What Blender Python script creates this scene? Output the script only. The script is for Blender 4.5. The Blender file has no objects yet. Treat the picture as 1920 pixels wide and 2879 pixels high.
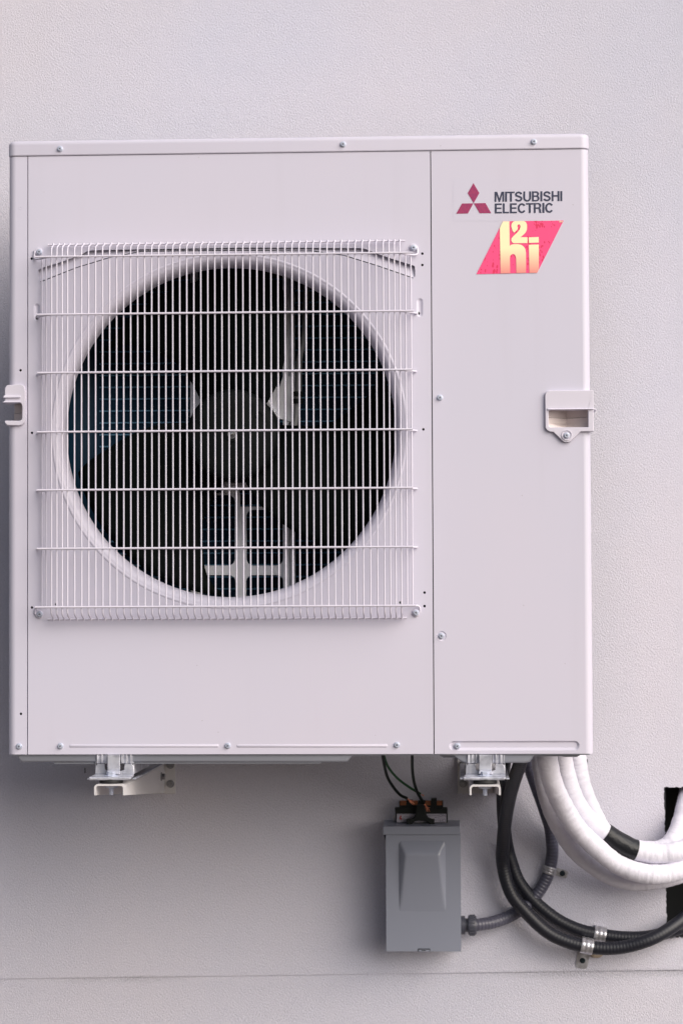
import bpy, bmesh, math, random
from mathutils import Vector, Matrix
from mathutils.geometry import delaunay_2d_cdt
random.seed(7)
PI = math.pi
S = bpy.context.scene
COL = S.collection

# ------------------------------------------------------------------ camera
CAM = Vector((0.73574, -3.90487, 0.24525)); YAW, PITCH, ROLL, FPX = 0.0485948, 0.0376337, 0.0043760, 6763.23
R = Matrix.Rotation(YAW, 3, 'Z') @ Matrix.Rotation(PITCH, 3, 'X') @ Matrix.Rotation(ROLL, 3, 'Y')
cd = bpy.data.cameras.new('camera'); cam = bpy.data.objects.new('camera', cd); COL.objects.link(cam)
cd.sensor_fit = 'VERTICAL'; cd.sensor_height = 36.0; cd.sensor_width = 24.0
cd.lens = FPX * 36.0 / 2879.0
cd.clip_start = 0.05; cd.clip_end = 200
M = (R @ Matrix.Rotation(PI / 2, 3, 'X')).to_4x4(); M.translation = CAM
cam.matrix_world = M
cd.dof.use_dof = True; cd.dof.focus_distance = 3.93; cd.dof.aperture_fstop = 7.1
S.camera = cam

# ------------------------------------------------------------------ light
SUN_EL, SUN_AZ = math.radians(30), math.radians(47)      # azimuth measured from the wall's normal towards the right
w = bpy.data.worlds.new('World'); S.world = w; w.use_nodes = True
nt = w.node_tree; bg = nt.nodes['Background']
sky = nt.nodes.new('ShaderNodeTexSky'); sky.sky_type = 'NISHITA'; sky.sun_disc = False
sky.sun_elevation = SUN_EL; sky.sun_rotation = PI - SUN_AZ
sky.air_density = 1.0; sky.dust_density = 5.0; sky.ozone_density = 1.0
nt.links.new(sky.outputs[0], bg.inputs[0]); bg.inputs[1].default_value = 0.088
sd = bpy.data.lights.new('sun', 'SUN'); sd.energy = 3.7; sd.angle = math.radians(66); sd.color = (1.0, 0.978, 0.968)
sun = bpy.data.objects.new('sun', sd); COL.objects.link(sun)
dv = Vector((math.sin(SUN_AZ) * math.cos(SUN_EL), -math.cos(SUN_AZ) * math.cos(SUN_EL), math.sin(SUN_EL)))
sun.rotation_euler = dv.to_track_quat('Z', 'Y').to_euler()
S.view_settings.view_transform = 'Standard'; S.view_settings.look = 'None'
S.view_settings.gamma = 1; S.view_settings.use_curve_mapping = False
S.view_settings.exposure = -0.15

WALL = 0.49

# ------------------------------------------------------------------ measuring helpers
def W(px, py, y=0.0):
    """point of the place on the vertical plane at depth y that shows at (px, py) of the 1920 x 2879 photo"""
    d = R @ Vector(((px - 960) / FPX, 1, -(py - 1439.5) / FPX))
    t = (y - CAM.y) / d.y
    return CAM + d * t
def F(px, py, y=0.0):
    p = W(px, py, y); return (p.x, p.z)
def X(px, y=0.0, py=2000): return W(px, py, y).x
def Z(py, y=0.0, px=900): return W(px, py, y).z

# ------------------------------------------------------------------ materials
def mat(name, col, rough=0.5, metal=0.0, bump=None, spec=None, coat=0, tint=None):
    m = bpy.data.materials.new(name); m.use_nodes = True
    n = m.node_tree; b = n.nodes['Principled BSDF']
    b.inputs['Base Color'].default_value = (*col, 1); b.inputs['Roughness'].default_value = rough
    b.inputs['Metallic'].default_value = metal
    if spec is not None: b.inputs['Specular IOR Level'].default_value = spec
    if coat: b.inputs['Coat Weight'].default_value = coat
    tc = n.nodes.new('ShaderNodeTexCoord')
    if tint:      # (scale, darker colour, low, high)
        t = n.nodes.new('ShaderNodeTexNoise'); t.inputs['Scale'].default_value = tint[0]; t.inputs['Detail'].default_value = 5
        n.links.new(tc.outputs['Object'], t.inputs['Vector'])
        r = n.nodes.new('ShaderNodeValToRGB'); r.color_ramp.elements[0].position = tint[2]; r.color_ramp.elements[1].position = tint[3]
        r.color_ramp.elements[0].color = (*tint[1], 1); r.color_ramp.elements[1].color = (*col, 1)
        n.links.new(t.outputs['Fac'], r.inputs[0]); n.links.new(r.outputs[0], b.inputs['Base Color'])
    if bump:      # (scale, strength, distance)
        t = n.nodes.new('ShaderNodeTexNoise'); t.inputs['Scale'].default_value = bump[0]; t.inputs['Detail'].default_value = 3
        n.links.new(tc.outputs['Object'], t.inputs['Vector'])
        bp = n.nodes.new('ShaderNodeBump'); bp.inputs['Strength'].default_value = bump[1]; bp.inputs['Distance'].default_value = bump[2]
        n.links.new(t.outputs['Fac'], bp.inputs['Height']); n.links.new(bp.outputs[0], b.inputs['Normal'])
    return m

def paint_mat(name, col):
    """powder coated sheet steel: faint cloudy tone, a few tiny specks"""
    m = mat(name, col, 0.42, bump=(900, 0.05, 0.0004)); n = m.node_tree; b = n.nodes['Principled BSDF']
    tc = n.nodes.new('ShaderNodeTexCoord')
    a = n.nodes.new('ShaderNodeTexNoise'); a.inputs['Scale'].default_value = 2.5; a.inputs['Detail'].default_value = 4
    n.links.new(tc.outputs['Object'], a.inputs['Vector'])
    r = n.nodes.new('ShaderNodeValToRGB'); r.color_ramp.elements[0].position = 0.3; r.color_ramp.elements[1].position = 0.7
    r.color_ramp.elements[0].color = (col[0] * .975, col[1] * .985, col[2] * 1.0, 1)
    r.color_ramp.elements[1].color = (min(1, col[0] * 1.015), col[1] * 1.0, min(1, col[2] * 1.0), 1)
    n.links.new(a.outputs['Fac'], r.inputs[0])
    v = n.nodes.new('ShaderNodeTexVoronoi'); v.inputs['Scale'].default_value = 38
    n.links.new(tc.outputs['Object'], v.inputs['Vector'])
    c = n.nodes.new('ShaderNodeMath'); c.operation = 'LESS_THAN'; c.inputs[1].default_value = 0.035
    n.links.new(v.outputs['Distance'], c.inputs[0])
    k = n.nodes.new('ShaderNodeTexNoise'); k.inputs['Scale'].default_value = 9
    n.links.new(tc.outputs['Object'], k.inputs['Vector'])
    g = n.nodes.new('ShaderNodeMath'); g.operation = 'GREATER_THAN'; g.inputs[1].default_value = 0.55
    n.links.new(k.outputs['Fac'], g.inputs[0])
    mu = n.nodes.new('ShaderNodeMath'); mu.operation = 'MULTIPLY'; n.links.new(c.outputs[0], mu.inputs[0]); n.links.new(g.outputs[0], mu.inputs[1])
    m2 = n.nodes.new('ShaderNodeMath'); m2.operation = 'MULTIPLY'; m2.inputs[1].default_value = 0.35; n.links.new(mu.outputs[0], m2.inputs[0])
    mx = n.nodes.new('ShaderNodeMix'); mx.data_type = 'RGBA'
    n.links.new(m2.outputs[0], mx.inputs[0]); n.links.new(r.outputs[0], mx.inputs[6]); mx.inputs[7].default_value = (0.2, 0.16, 0.15, 1)
    # faint rain streaks
    mp = n.nodes.new('ShaderNodeMapping'); mp.inputs['Scale'].default_value = (26, 26, 1.4); n.links.new(tc.outputs['Object'], mp.inputs['Vector'])
    st = n.nodes.new('ShaderNodeTexNoise'); st.inputs['Scale'].default_value = 1; st.inputs['Detail'].default_value = 5; n.links.new(mp.outputs[0], st.inputs['Vector'])
    sr = n.nodes.new('ShaderNodeMapRange'); sr.inputs['From Min'].default_value = .56; sr.inputs['From Max'].default_value = .78; sr.inputs['To Max'].default_value = .05; n.links.new(st.outputs['Fac'], sr.inputs[0])
    m3 = n.nodes.new('ShaderNodeMix'); m3.data_type = 'RGBA'; n.links.new(sr.outputs[0], m3.inputs[0]); n.links.new(mx.outputs[2], m3.inputs[6]); m3.inputs[7].default_value = (0.34, 0.31, 0.31, 1)
    n.links.new(m3.outputs[2], b.inputs['Base Color'])
    return m

def ripple_mat(name, col, rough, sc, strength, dist, noise=0.0, spec=0.5):
    """tube skin with rings across its length; the tube's UV runs in metres along it"""
    m = mat(name, col, rough, spec=spec); n = m.node_tree; b = n.nodes['Principled BSDF']
    uv = n.nodes.new('ShaderNodeTexCoord')
    wv = n.nodes.new('ShaderNodeTexWave'); wv.wave_type = 'BANDS'; wv.bands_direction = 'X'
    wv.inputs['Scale'].default_value = sc; wv.inputs['Distortion'].default_value = noise * 6
    wv.inputs['Detail'].default_value = 3; wv.inputs['Detail Scale'].default_value = 3
    n.links.new(uv.outputs['UV'], wv.inputs['Vector'])
    bp = n.nodes.new('ShaderNodeBump'); bp.inputs['Strength'].default_value = strength; bp.inputs['Distance'].default_value = dist
    n.links.new(wv.outputs['Fac'], bp.inputs['Height'])
    if noise:
        mp = n.nodes.new('ShaderNodeMapping'); mp.inputs['Scale'].default_value = (150, 5, 1)
        n.links.new(uv.outputs['UV'], mp.inputs['Vector'])
        t = n.nodes.new('ShaderNodeTexNoise'); t.inputs['Scale'].default_value = 1; t.inputs['Detail'].default_value = 4
        n.links.new(mp.outputs[0], t.inputs['Vector'])
        b2 = n.nodes.new('ShaderNodeBump'); b2.inputs['Strength'].default_value = 0.7; b2.inputs['Distance'].default_value = 0.0026
        n.links.new(t.outputs['Fac'], b2.inputs['Height']); n.links.new(bp.outputs[0], b2.inputs['Normal'])
        n.links.new(b2.outputs[0], b.inputs['Normal'])
    else:
        n.links.new(bp.outputs[0], b.inputs['Normal'])
    return m

PAINT = paint_mat('painted_steel', (0.622, 0.600, 0.698))
PAINT2 = paint_mat('painted_steel_grille', (0.675, 0.645, 0.735))
PLASTIC = mat('cream_plastic', (0.665, 0.635, 0.725), 0.38)
POCKET = mat('cream_plastic_pocket', (0.68, 0.60, 0.58), 0.45)
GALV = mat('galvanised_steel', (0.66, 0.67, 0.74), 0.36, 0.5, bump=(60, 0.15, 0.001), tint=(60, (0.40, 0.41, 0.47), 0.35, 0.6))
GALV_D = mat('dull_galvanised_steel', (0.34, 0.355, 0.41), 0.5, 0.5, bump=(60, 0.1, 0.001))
ZINC = mat('zinc_screw', (0.60, 0.64, 0.76), 0.34, 0.45)
BOLTM = mat('dark_bolt_steel', (0.30, 0.30, 0.32), 0.28, 0.8)
DARKZ = mat('screw_recess', (0.02, 0.02, 0.03), 0.6)
BLACKP = mat('black_plastic', (0.008, 0.010, 0.010), 0.55, spec=.25)
HUBM = mat('fan_plastic', (0.0045, 0.0066, 0.0070), 0.65, bump=(300, 0.2, 0.0005), spec=.14, tint=(30, (0.003, 0.0045, 0.005), .35, .65))
BLADEM = mat('fan_blade_plastic', (0.0018, 0.0032, 0.0032), 0.7, spec=.06)
FINS = mat('coated_fins', (0.001, 0.026, 0.060), 0.5, 0.0, spec=.15)
STAND = mat('motor_stand_steel', (0.90, 0.90, 0.97), 0.36, 0.5, bump=(200, 0.1, 0.0005))
TUBEM = mat('coil_tube', (0.16, 0.36, 0.55), 0.4, 0.3)
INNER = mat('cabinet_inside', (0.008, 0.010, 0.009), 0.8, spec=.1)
CREAM = mat('powder_coated_bracket', (0.64, 0.62, 0.63), 0.45)
GREYP = mat('grey_enamel', (0.24, 0.258, 0.32), 0.32, bump=(700, 0.08, 0.0004))
RUBBER = mat('black_rubber', (0.012, 0.012, 0.013), 0.7)
COPPER = mat('copper', (0.75, 0.30, 0.18), 0.35, 0.9)
ORANGE = mat('orange_terminal', (0.22, 0.06, 0.012), 0.5)
STICK = mat('label_paper', (0.40, 0.38, 0.45), 0.5)
INK = mat('navy_ink', (0.030, 0.036, 0.075), 0.5)
REDINK = mat('red_ink', (0.30, 0.02, 0.02), 0.5)
EMBL = mat('crimson_ink', (0.36, 0.035, 0.12), 0.45, tint=(300, (0.30, 0.03, 0.12), .45, .55))
WIREB = mat('black_wire', (0.002, 0.007, 0.004), 0.45, spec=.2)
WIREG = mat('green_wire', (0.012, 0.085, 0.025), 0.45, spec=.3)
CONB = ripple_mat('black_flex_conduit', (0.009, 0.010, 0.017), 0.46, 52, 0.35, 0.0005)
CONG = ripple_mat('grey_flex_conduit', (0.085, 0.085, 0.12), 0.36, 52, 0.6, 0.0008)
FITG = mat('grey_fitting', (0.06, 0.063, 0.085), 0.4)
INSUL = ripple_mat('white_insulation', (0.70, 0.685, 0.765), 0.65, 24, 0.15, 0.0012, noise=0.8)
TAPE = mat('black_tape', (0.009, 0.010, 0.013), 0.38, bump=(80, 0.5, 0.0035), spec=.35)
FOAM = mat('white_foam', (0.7, 0.68, 0.7), 0.8)
TAN = mat('tan_shim', (0.45, 0.36, 0.28), 0.7)
STRAP = mat('strap_steel', (0.56, 0.56, 0.60), 0.3, 0.6, bump=(90, 0.25, 0.002), tint=(110, (0.34, 0.33, 0.35), .35, .6))
GROUNDM = mat('bounce_ground', (0.15, 0.125, 0.105), 0.9, tint=(3, (0.12, 0.10, 0.088), .3, .7))
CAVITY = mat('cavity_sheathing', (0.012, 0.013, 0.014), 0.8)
SHEATH = mat('black_sheathing_edge', (0.035, 0.037, 0.042), 0.8, bump=(150, 0.5, 0.003))

def stucco():
    m = bpy.data.materials.new('stucco'); m.use_nodes = True; n = m.node_tree; b = n.nodes['Principled BSDF']
    b.inputs['Roughness'].default_value = 0.85; b.inputs['Specular IOR Level'].default_value = 0.25
    tc = n.nodes.new('ShaderNodeTexCoord')
    mp = n.nodes.new('ShaderNodeMapping'); mp.inputs['Rotation'].default_value = (0, math.radians(-35), 0); mp.inputs['Scale'].default_value = (1.0, 1.0, 0.72)
    n.links.new(tc.outputs['Object'], mp.inputs['Vector'])
    a = n.nodes.new('ShaderNodeTexNoise'); a.inputs['Scale'].default_value = 400; a.inputs['Detail'].default_value = 4; a.inputs['Roughness'].default_value = 0.68
    n.links.new(mp.outputs[0], a.inputs['Vector'])
    f = n.nodes.new('ShaderNodeTexNoise'); f.inputs['Scale'].default_value = 22; f.inputs['Detail'].default_value = 4
    n.links.new(tc.outputs['Object'], f.inputs['Vector'])
    b1 = n.nodes.new('ShaderNodeBump'); b1.inputs['Strength'].default_value = 0.12; b1.inputs['Distance'].default_value = 0.006
    n.links.new(f.outputs['Fac'], b1.inputs['Height'])
    b2 = n.nodes.new('ShaderNodeBump'); b2.inputs['Strength'].default_value = 0.9; b2.inputs['Distance'].default_value = 0.0025
    n.links.new(a.outputs['Fac'], b2.inputs['Height']); n.links.new(b1.outputs[0], b2.inputs['Normal']); n.links.new(b2.outputs[0], b.inputs['Normal'])
    # colour: off white, cloudy, grime caught in the pits along the joint line
    c = n.nodes.new('ShaderNodeTexNoise'); c.inputs['Scale'].default_value = 1.6; c.inputs['Detail'].default_value = 6
    n.links.new(tc.outputs['Object'], c.inputs['Vector'])
    r = n.nodes.new('ShaderNodeValToRGB'); r.color_ramp.elements[0].position = 0.3; r.color_ramp.elements[1].position = 0.7
    r.color_ramp.elements[0].color = (0.652, 0.655, 0.765, 1); r.color_ramp.elements[1].color = (0.705, 0.672, 0.742, 1)
    n.links.new(c.outputs['Fac'], r.inputs[0])
    ge = n.nodes.new('ShaderNodeNewGeometry'); sp = n.nodes.new('ShaderNodeSeparateXYZ'); n.links.new(ge.outputs['Position'], sp.inputs[0])
    # distance below the joint, which rises a little to the right:  z - (z0 + k x)
    kx = n.nodes.new('ShaderNodeMath'); kx.operation = 'MULTIPLY_ADD'; kx.inputs[1].default_value = -JK; kx.inputs[2].default_value = -JZ
    n.links.new(sp.outputs['X'], kx.inputs[0])
    dz = n.nodes.new('ShaderNodeMath'); dz.operation = 'ADD'; n.links.new(kx.outputs[0], dz.inputs[0]); n.links.new(sp.outputs['Z'], dz.inputs[1])
    mr = n.nodes.new('ShaderNodeMapRange'); mr.interpolation_type = 'SMOOTHSTEP'
    mr.inputs['From Min'].default_value = -0.022; mr.inputs['From Max'].default_value = -0.001; n.links.new(dz.outputs[0], mr.inputs[0])
    up = n.nodes.new('ShaderNodeMapRange'); up.inputs['From Min'].default_value = 0.006; up.inputs['From Max'].default_value = 0.0; n.links.new(dz.outputs[0], up.inputs[0])
    m1 = n.nodes.new('ShaderNodeMath'); m1.operation = 'MULTIPLY'; n.links.new(mr.outputs[0], m1.inputs[0]); n.links.new(up.outputs[0], m1.inputs[1])
    g = n.nodes.new('ShaderNodeTexNoise'); g.inputs['Scale'].default_value = 3.2; g.inputs['Detail'].default_value = 2; n.links.new(tc.outputs['Object'], g.inputs['Vector'])
    gr = n.nodes.new('ShaderNodeMapRange'); gr.inputs['From Min'].default_value = 0.38; gr.inputs['From Max'].default_value = 0.75; n.links.new(g.outputs['Fac'], gr.inputs[0])
    pit = n.nodes.new('ShaderNodeMapRange'); pit.inputs['From Min'].default_value = 0.66; pit.inputs['From Max'].default_value = 0.36; n.links.new(a.outputs['Fac'], pit.inputs[0])
    m2 = n.nodes.new('ShaderNodeMath'); m2.operation = 'MULTIPLY'; n.links.new(m1.outputs[0], m2.inputs[0]); n.links.new(gr.outputs[0], m2.inputs[1])
    m3 = n.nodes.new('ShaderNodeMath'); m3.operation = 'MULTIPLY'; m3.use_clamp = True; n.links.new(m2.outputs[0], m3.inputs[0]); n.links.new(pit.outputs[0], m3.inputs[1])
    # a little dust lies in every pit of the texture
    dp = n.nodes.new('ShaderNodeMath'); dp.operation = 'MULTIPLY'; dp.inputs[1].default_value = 0.16; n.links.new(pit.outputs[0], dp.inputs[0])
    m4 = n.nodes.new('ShaderNodeMath'); m4.operation = 'MAXIMUM'; n.links.new(dp.outputs[0], m4.inputs[0]); n.links.new(m3.outputs[0], m4.inputs[1]); m3 = m4
    mx = n.nodes.new('ShaderNodeMix'); mx.data_type = 'RGBA'; n.links.new(m3.outputs[0], mx.inputs[0]); n.links.new(r.outputs[0], mx.inputs[6])
    mx.inputs[7].default_value = (0.20, 0.21, 0.23, 1)
    n.links.new(mx.outputs[2], b.inputs['Base Color'])
    return m

# ------------------------------------------------------------------ object helpers
def root(name, loc, label, cat, group=None):
    o = bpy.data.objects.new(name, None); COL.objects.link(o); o.location = loc
    o.empty_display_size = 0.05; o['label'] = label; o['category'] = cat
    if group: o['group'] = group
    return o
def base_loc(o):
    v = Vector((0, 0, 0))
    while o is not None: v += Vector(o.location); o = o.parent
    return v
def obj(name, bm, mats, parent=None, smooth=35, bevel=0, label=None, origin=None):
    """one mesh object; the bmesh is in world coordinates"""
    if not isinstance(mats, (list, tuple)): mats = [mats]
    pl = base_loc(parent) if parent else Vector((0, 0, 0))
    if origin is None: origin = pl
    bmesh.ops.recalc_face_normals(bm, faces=bm.faces)
    if name.endswith('_render'):
        ym = min(v.co.y for v in bm.verts); fl = [f for f in bm.faces if all(abs(v.co.y - ym) < 1e-5 for v in f.verts) and f.normal.y > 0]
        if fl: bmesh.ops.reverse_faces(bm, faces=fl)
    for v in bm.verts: v.co -= origin
    me = bpy.data.meshes.new(name); bm.to_mesh(me); bm.free()
    for m in mats: me.materials.append(m)
    if smooth:
        me.polygons.foreach_set('use_smooth', [True] * len(me.polygons)); me.set_sharp_from_angle(angle=math.radians(smooth))
    o = bpy.data.objects.new(name, me); COL.objects.link(o)
    o.location = origin - pl
    if parent: o.parent = parent
    if bevel:
        b = o.modifiers.new('bevel', 'BEVEL'); b.width = bevel; b.segments = 2; b.limit_method = 'ANGLE'; b.angle_limit = math.radians(40); b.harden_normals = True
    if label: o['label'] = label
    return o
def tag(o, label, cat, group=None):
    o['label'] = label; o['category'] = cat
    if group: o['group'] = group
    return o

# ------------------------------------------------------------------ shape helpers (all add to a bmesh)
def box(bm, x0, x1, y0, y1, z0, z1, mi=0):
    vs = [bm.verts.new((x, y, z)) for x in (x0, x1) for y in (y0, y1) for z in (z0, z1)]
    for f in ((0, 1, 3, 2), (4, 6, 7, 5), (0, 4, 5, 1), (2, 3, 7, 6), (0, 2, 6, 4), (1, 5, 7, 3)):
        bm.faces.new([vs[i] for i in f]).material_index = mi
def hexa(bm, a, b, mi=0):
    """a, b: two matching loops of points, joined and capped"""
    va = [bm.verts.new(p) for p in a]; vb = [bm.verts.new(p) for p in b]; n = len(a)
    bm.faces.new(va).material_index = mi; bm.faces.new(vb[::-1]).material_index = mi
    for i in range(n):
        bm.faces.new([va[i], vb[i], vb[(i + 1) % n], va[(i + 1) % n]]).material_index = mi
def sheet(bm, outer, holes, y0, y1, mi=0, back=True):
    """plate in the x-z plane between depths y0 and y1, with holes; outer and holes are lists of (x, z)"""
    loops = [outer] + list(holes)
    flat = [p for l in loops for p in l]; edges = []; k = 0
    for l in loops: edges += [(k + i, k + (i + 1) % len(l)) for i in range(len(l))]; k += len(l)
    co, _, fc_, ov, _, _ = delaunay_2d_cdt([Vector((x, z)) for x, z in flat], edges, [], 0, 1e-7)
    def inside(l, x, z):
        c = False; j = len(l) - 1
        for i in range(len(l)):
            (xi, zi), (xj, zj) = l[i], l[j]
            if (zi > z) != (zj > z) and x < (xj - xi) * (z - zi) / (zj - zi) + xi: c = not c
            j = i
        return c
    tris = []
    for f in fc_:
        cx = sum(co[i].x for i in f) / len(f); cz = sum(co[i].y for i in f) / len(f)
        if inside(outer, cx, cz) and not any(inside(h, cx, cz) for h in holes) and all(ov[i] for i in f): tris.append([ov[i][0] for i in f])
    fv = [bm.verts.new((x, y0, z)) for x, z in flat]; bv = [bm.verts.new((x, y1, z)) for x, z in flat]
    for t in tris:
        if len(set(t)) < 3: continue
        try:
            bm.faces.new([fv[i] for i in t]).material_index = mi
            if back: bm.faces.new([bv[i] for i in t][::-1]).material_index = mi
        except ValueError: pass
    k = 0
    for l in loops:
        n = len(l)
        for i in range(n):
            a, b = k + i, k + (i + 1) % n
            bm.faces.new([fv[a], fv[b], bv[b], bv[a]]).material_index = mi
        k += n
def circle(cx, cz, r, n=24, ph=0): return [(cx + r * math.cos(2 * PI * i / n + ph), cz + r * math.sin(2 * PI * i / n + ph)) for i in range(n)]
def rrect(x0, x1, z0, z1, r, n=5, rs=None):
    rs = rs or (r, r, r, r); pts = []
    for (cx, cz, a, rr) in ((x1 - rs[0], z1 - rs[0], 0, rs[0]), (x0 + rs[1], z1 - rs[1], 90, rs[1]), (x0 + rs[2], z0 + rs[2], 180, rs[2]), (x1 - rs[3], z0 + rs[3], 270, rs[3])):
        if rr < 1e-6: pts.append((cx, cz)); continue
        for i in range(n + 1):
            t = math.radians(a + 90 * i / n); pts.append((cx + rr * math.cos(t), cz + rr * math.sin(t)))
    return pts
def capsule(x0, x1, z0, z1, n=8):
    r = min(x1 - x0, z1 - z0) / 2; return rrect(x0, x1, z0, z1, r * 0.999, n)
def lathe(bm, c, prof, n=48, axis='y', mi=0, close=False):
    """prof: (radius, offset along the axis)"""
    rings = []
    for r, h in prof:
        if r < 1e-7:
            p = {'y': (c[0], c[1] + h, c[2]), 'z': (c[0], c[1], c[2] + h), 'x': (c[0] + h, c[1], c[2])}[axis]
            rings.append([bm.verts.new(p)]); continue
        ring = []
        for i in range(n):
            a = 2 * PI * i / n; u, v = r * math.cos(a), r * math.sin(a)
            p = {'y': (c[0] + u, c[1] + h, c[2] + v), 'z': (c[0] + u, c[1] + v, c[2] + h), 'x': (c[0] + h, c[1] + u, c[2] + v)}[axis]
            ring.append(bm.verts.new(p))
        rings.append(ring)
    for a, b in zip(rings, rings[1:]):
        for i in range(n):
            j = (i + 1) % n
            if len(a) == 1 and len(b) == 1: continue
            if len(a) == 1: f = [a[0], b[j], b[i]]
            elif len(b) == 1: f = [a[i], a[j], b[0]]
            else: f = [a[i], a[j], b[j], b[i]]
            bm.faces.new(f).material_index = mi
def spline(pts, step):
    pts = [Vector(p) for p in pts]; P = [2 * pts[0] - pts[1]] + pts + [2 * pts[-1] - pts[-2]]; out = []
    for i in range(1, len(P) - 2):
        p0, p1, p2, p3 = P[i - 1:i + 3]; n = max(2, int((p2 - p1).length / step))
        for k in range(n):
            t = k / n
            out.append(0.5 * ((2 * p1) + (p2 - p0) * t + (2 * p0 - 5 * p1 + 4 * p2 - p3) * t * t + (3 * p1 - p0 - 3 * p2 + p3) * t ** 3))
    out.append(pts[-1]); return out
def tube(bm, path, rad, n=12, mi=0, step=None, caps=True, uv=True):
    """rad: number or function of (distance along, angle)"""
    pts = spline(path, step) if step else [Vector(p) for p in path]
    lay = bm.loops.layers.uv.verify() if uv else None
    T = [(pts[min(i + 1, len(pts) - 1)] - pts[max(i - 1, 0)]).normalized() for i in range(len(pts))]
    up = Vector((0, 0, 1)) if abs(T[0].z) < 0.9 else Vector((1, 0, 0))
    N = (up - T[0] * up.dot(T[0])).normalized(); rings = []; s = 0; ss = []
    for i, p in enumerate(pts):
        if i: s += (p - pts[i - 1]).length; N = (N - T[i] * N.dot(T[i])).normalized()
        B = T[i].cross(N); ring = []
        for k in range(n):
            a = 2 * PI * k / n; r = rad(s, a) if callable(rad) else rad
            ring.append(bm.verts.new(p + (N * math.cos(a) + B * math.sin(a)) * r))
        rings.append(ring); ss.append(s)
    for i in range(len(rings) - 1):
        for k in range(n):
            j = (k + 1) % n
            f = bm.faces.new([rings[i][k], rings[i][j], rings[i + 1][j], rings[i + 1][k]]); f.material_index = mi
            if uv:
                for l, (u, v) in zip(f.loops, ((ss[i], k / n), (ss[i], (k + 1) / n), (ss[i + 1], (k + 1) / n), (ss[i + 1], k / n))): l[lay].uv = (u, v)
    if caps: bm.faces.new(rings[0][::-1]).material_index = mi; bm.faces.new(rings[-1]).material_index = mi
def hexbolt(bm, c, r, h, axis='y', wr=0, wh=0.0012, mi=0, sgn=-1):
    """hexagon head standing out along sgn*axis from c, on a washer of radius wr"""
    o = 0
    if wr: lathe(bm, c, [(0, 0), (wr, 0), (wr, sgn * wh * .7), (wr * .94, sgn * wh), (0, sgn * wh)], 24, axis, mi); o = wh
    lathe(bm, c, [(0, sgn * o), (r, sgn * o), (r, sgn * (o + h * .8)), (r * .86, sgn * (o + h)), (0, sgn * (o + h))], 6, axis, mi)

# ------------------------------------------------------------------ the wall with its opening
jl, jr = W(0, 2752, WALL), W(1900, 2727, WALL)
JK = (jr.z - jl.z) / (jr.x - jl.x); JZ = jl.z - JK * jl.x
STUCCO = stucco()
wall = root('stucco_wall', (0.7, WALL, -1.3), 'off-white stucco wall behind everything, with a dark square opening at lower right', 'wall')
bm = bmesh.new()
jz = lambda x: JZ + JK * x
HX0, HZ1, HZ0 = X(1869, WALL, 2400), Z(2213, WALL, 1880), Z(2637, WALL, 1915)
HX1 = HX0 + 0.26
hole = []
def jag(a, b, n, amp):
    for i in range(n):
        t = i / n; hole.append((a[0] + (b[0] - a[0]) * t + random.uniform(-amp, amp), a[1] + (b[1] - a[1]) * t + random.uniform(-amp, amp)))
jag((HX0 + .0015, HZ0), (HX0 - .001, HZ1), 70, .0010); jag((HX0 - .001, HZ1), (HX1, HZ1), 70, .0010)
jag((HX1, HZ1), (HX1, HZ0), 40, .001); jag((HX1, HZ0), (HX0 + .0015, HZ0), 70, .0018)
up_ = [(-3.0, jz(-3.0)), (4.5, jz(4.5)), (4.5, 3.2), (-3.0, 3.2)]
sheet(bm, up_, [hole], WALL, WALL + 0.012)
obj('upper_render', bm, STUCCO, wall, smooth=0)
bm = bmesh.new()
lo = [(-3.0, -1.3), (4.5, -1.3), (4.5, jz(4.5) - .0004), (-3.0, jz(-3.0) - .0004)]
sheet(bm, lo, [], WALL + 0.0026, WALL + 0.014)
obj('lower_render', bm, STUCCO, wall, smooth=0)
bm = bmesh.new()     # black sheathing edge and the cavity behind
e = 0.0025
sheet(bm, [(HX0 - .1, HZ0 - .1), (HX1 + .1, HZ0 - .1), (HX1 + .1, HZ1 + .1), (HX0 - .1, HZ1 + .1)], [[(HX0 + e, HZ0 + e), (HX1 - e, HZ0 + e), (HX1 - e, HZ1 - e), (HX0 + e, HZ1 - e)]], WALL + .014, WALL + .03)
obj('sheathing', bm, SHEATH, wall, smooth=0)
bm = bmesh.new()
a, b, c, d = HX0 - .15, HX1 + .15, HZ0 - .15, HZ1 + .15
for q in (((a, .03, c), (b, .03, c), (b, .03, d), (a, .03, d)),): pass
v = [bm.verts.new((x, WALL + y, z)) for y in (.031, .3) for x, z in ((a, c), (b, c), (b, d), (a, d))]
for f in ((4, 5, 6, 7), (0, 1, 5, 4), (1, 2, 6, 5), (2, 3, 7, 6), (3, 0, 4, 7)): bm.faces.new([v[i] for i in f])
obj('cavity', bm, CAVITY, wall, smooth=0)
bm = bmesh.new()     # thin scratches in the stucco
for (px, py, h) in ((1650, 2139, 9), (240, 2166, 14), (91 + 1300, 2410, 0)):
    if h: p = W(px, py, WALL - .0006); box(bm, p.x - .0008, p.x + .0008, WALL - .0008, WALL + .002, p.z - h * .00033, p.z + h * .00033)
obj('chip', bm, mat('chip_grey', (0.08, 0.10, 0.11), .8), wall, smooth=0)

bm = bmesh.new(); vs = [bm.verts.new(p) for p in ((-12, -14, -1.3), (12, -14, -1.3), (12, WALL + .05, -1.3), (-12, WALL + .05, -1.3))]; bm.faces.new(vs)
g = obj('ground', bm, GROUNDM, None, smooth=0); g['kind'] = 'structure'  # unseen ground, added to bounce warm light up onto the wall and unit

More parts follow.
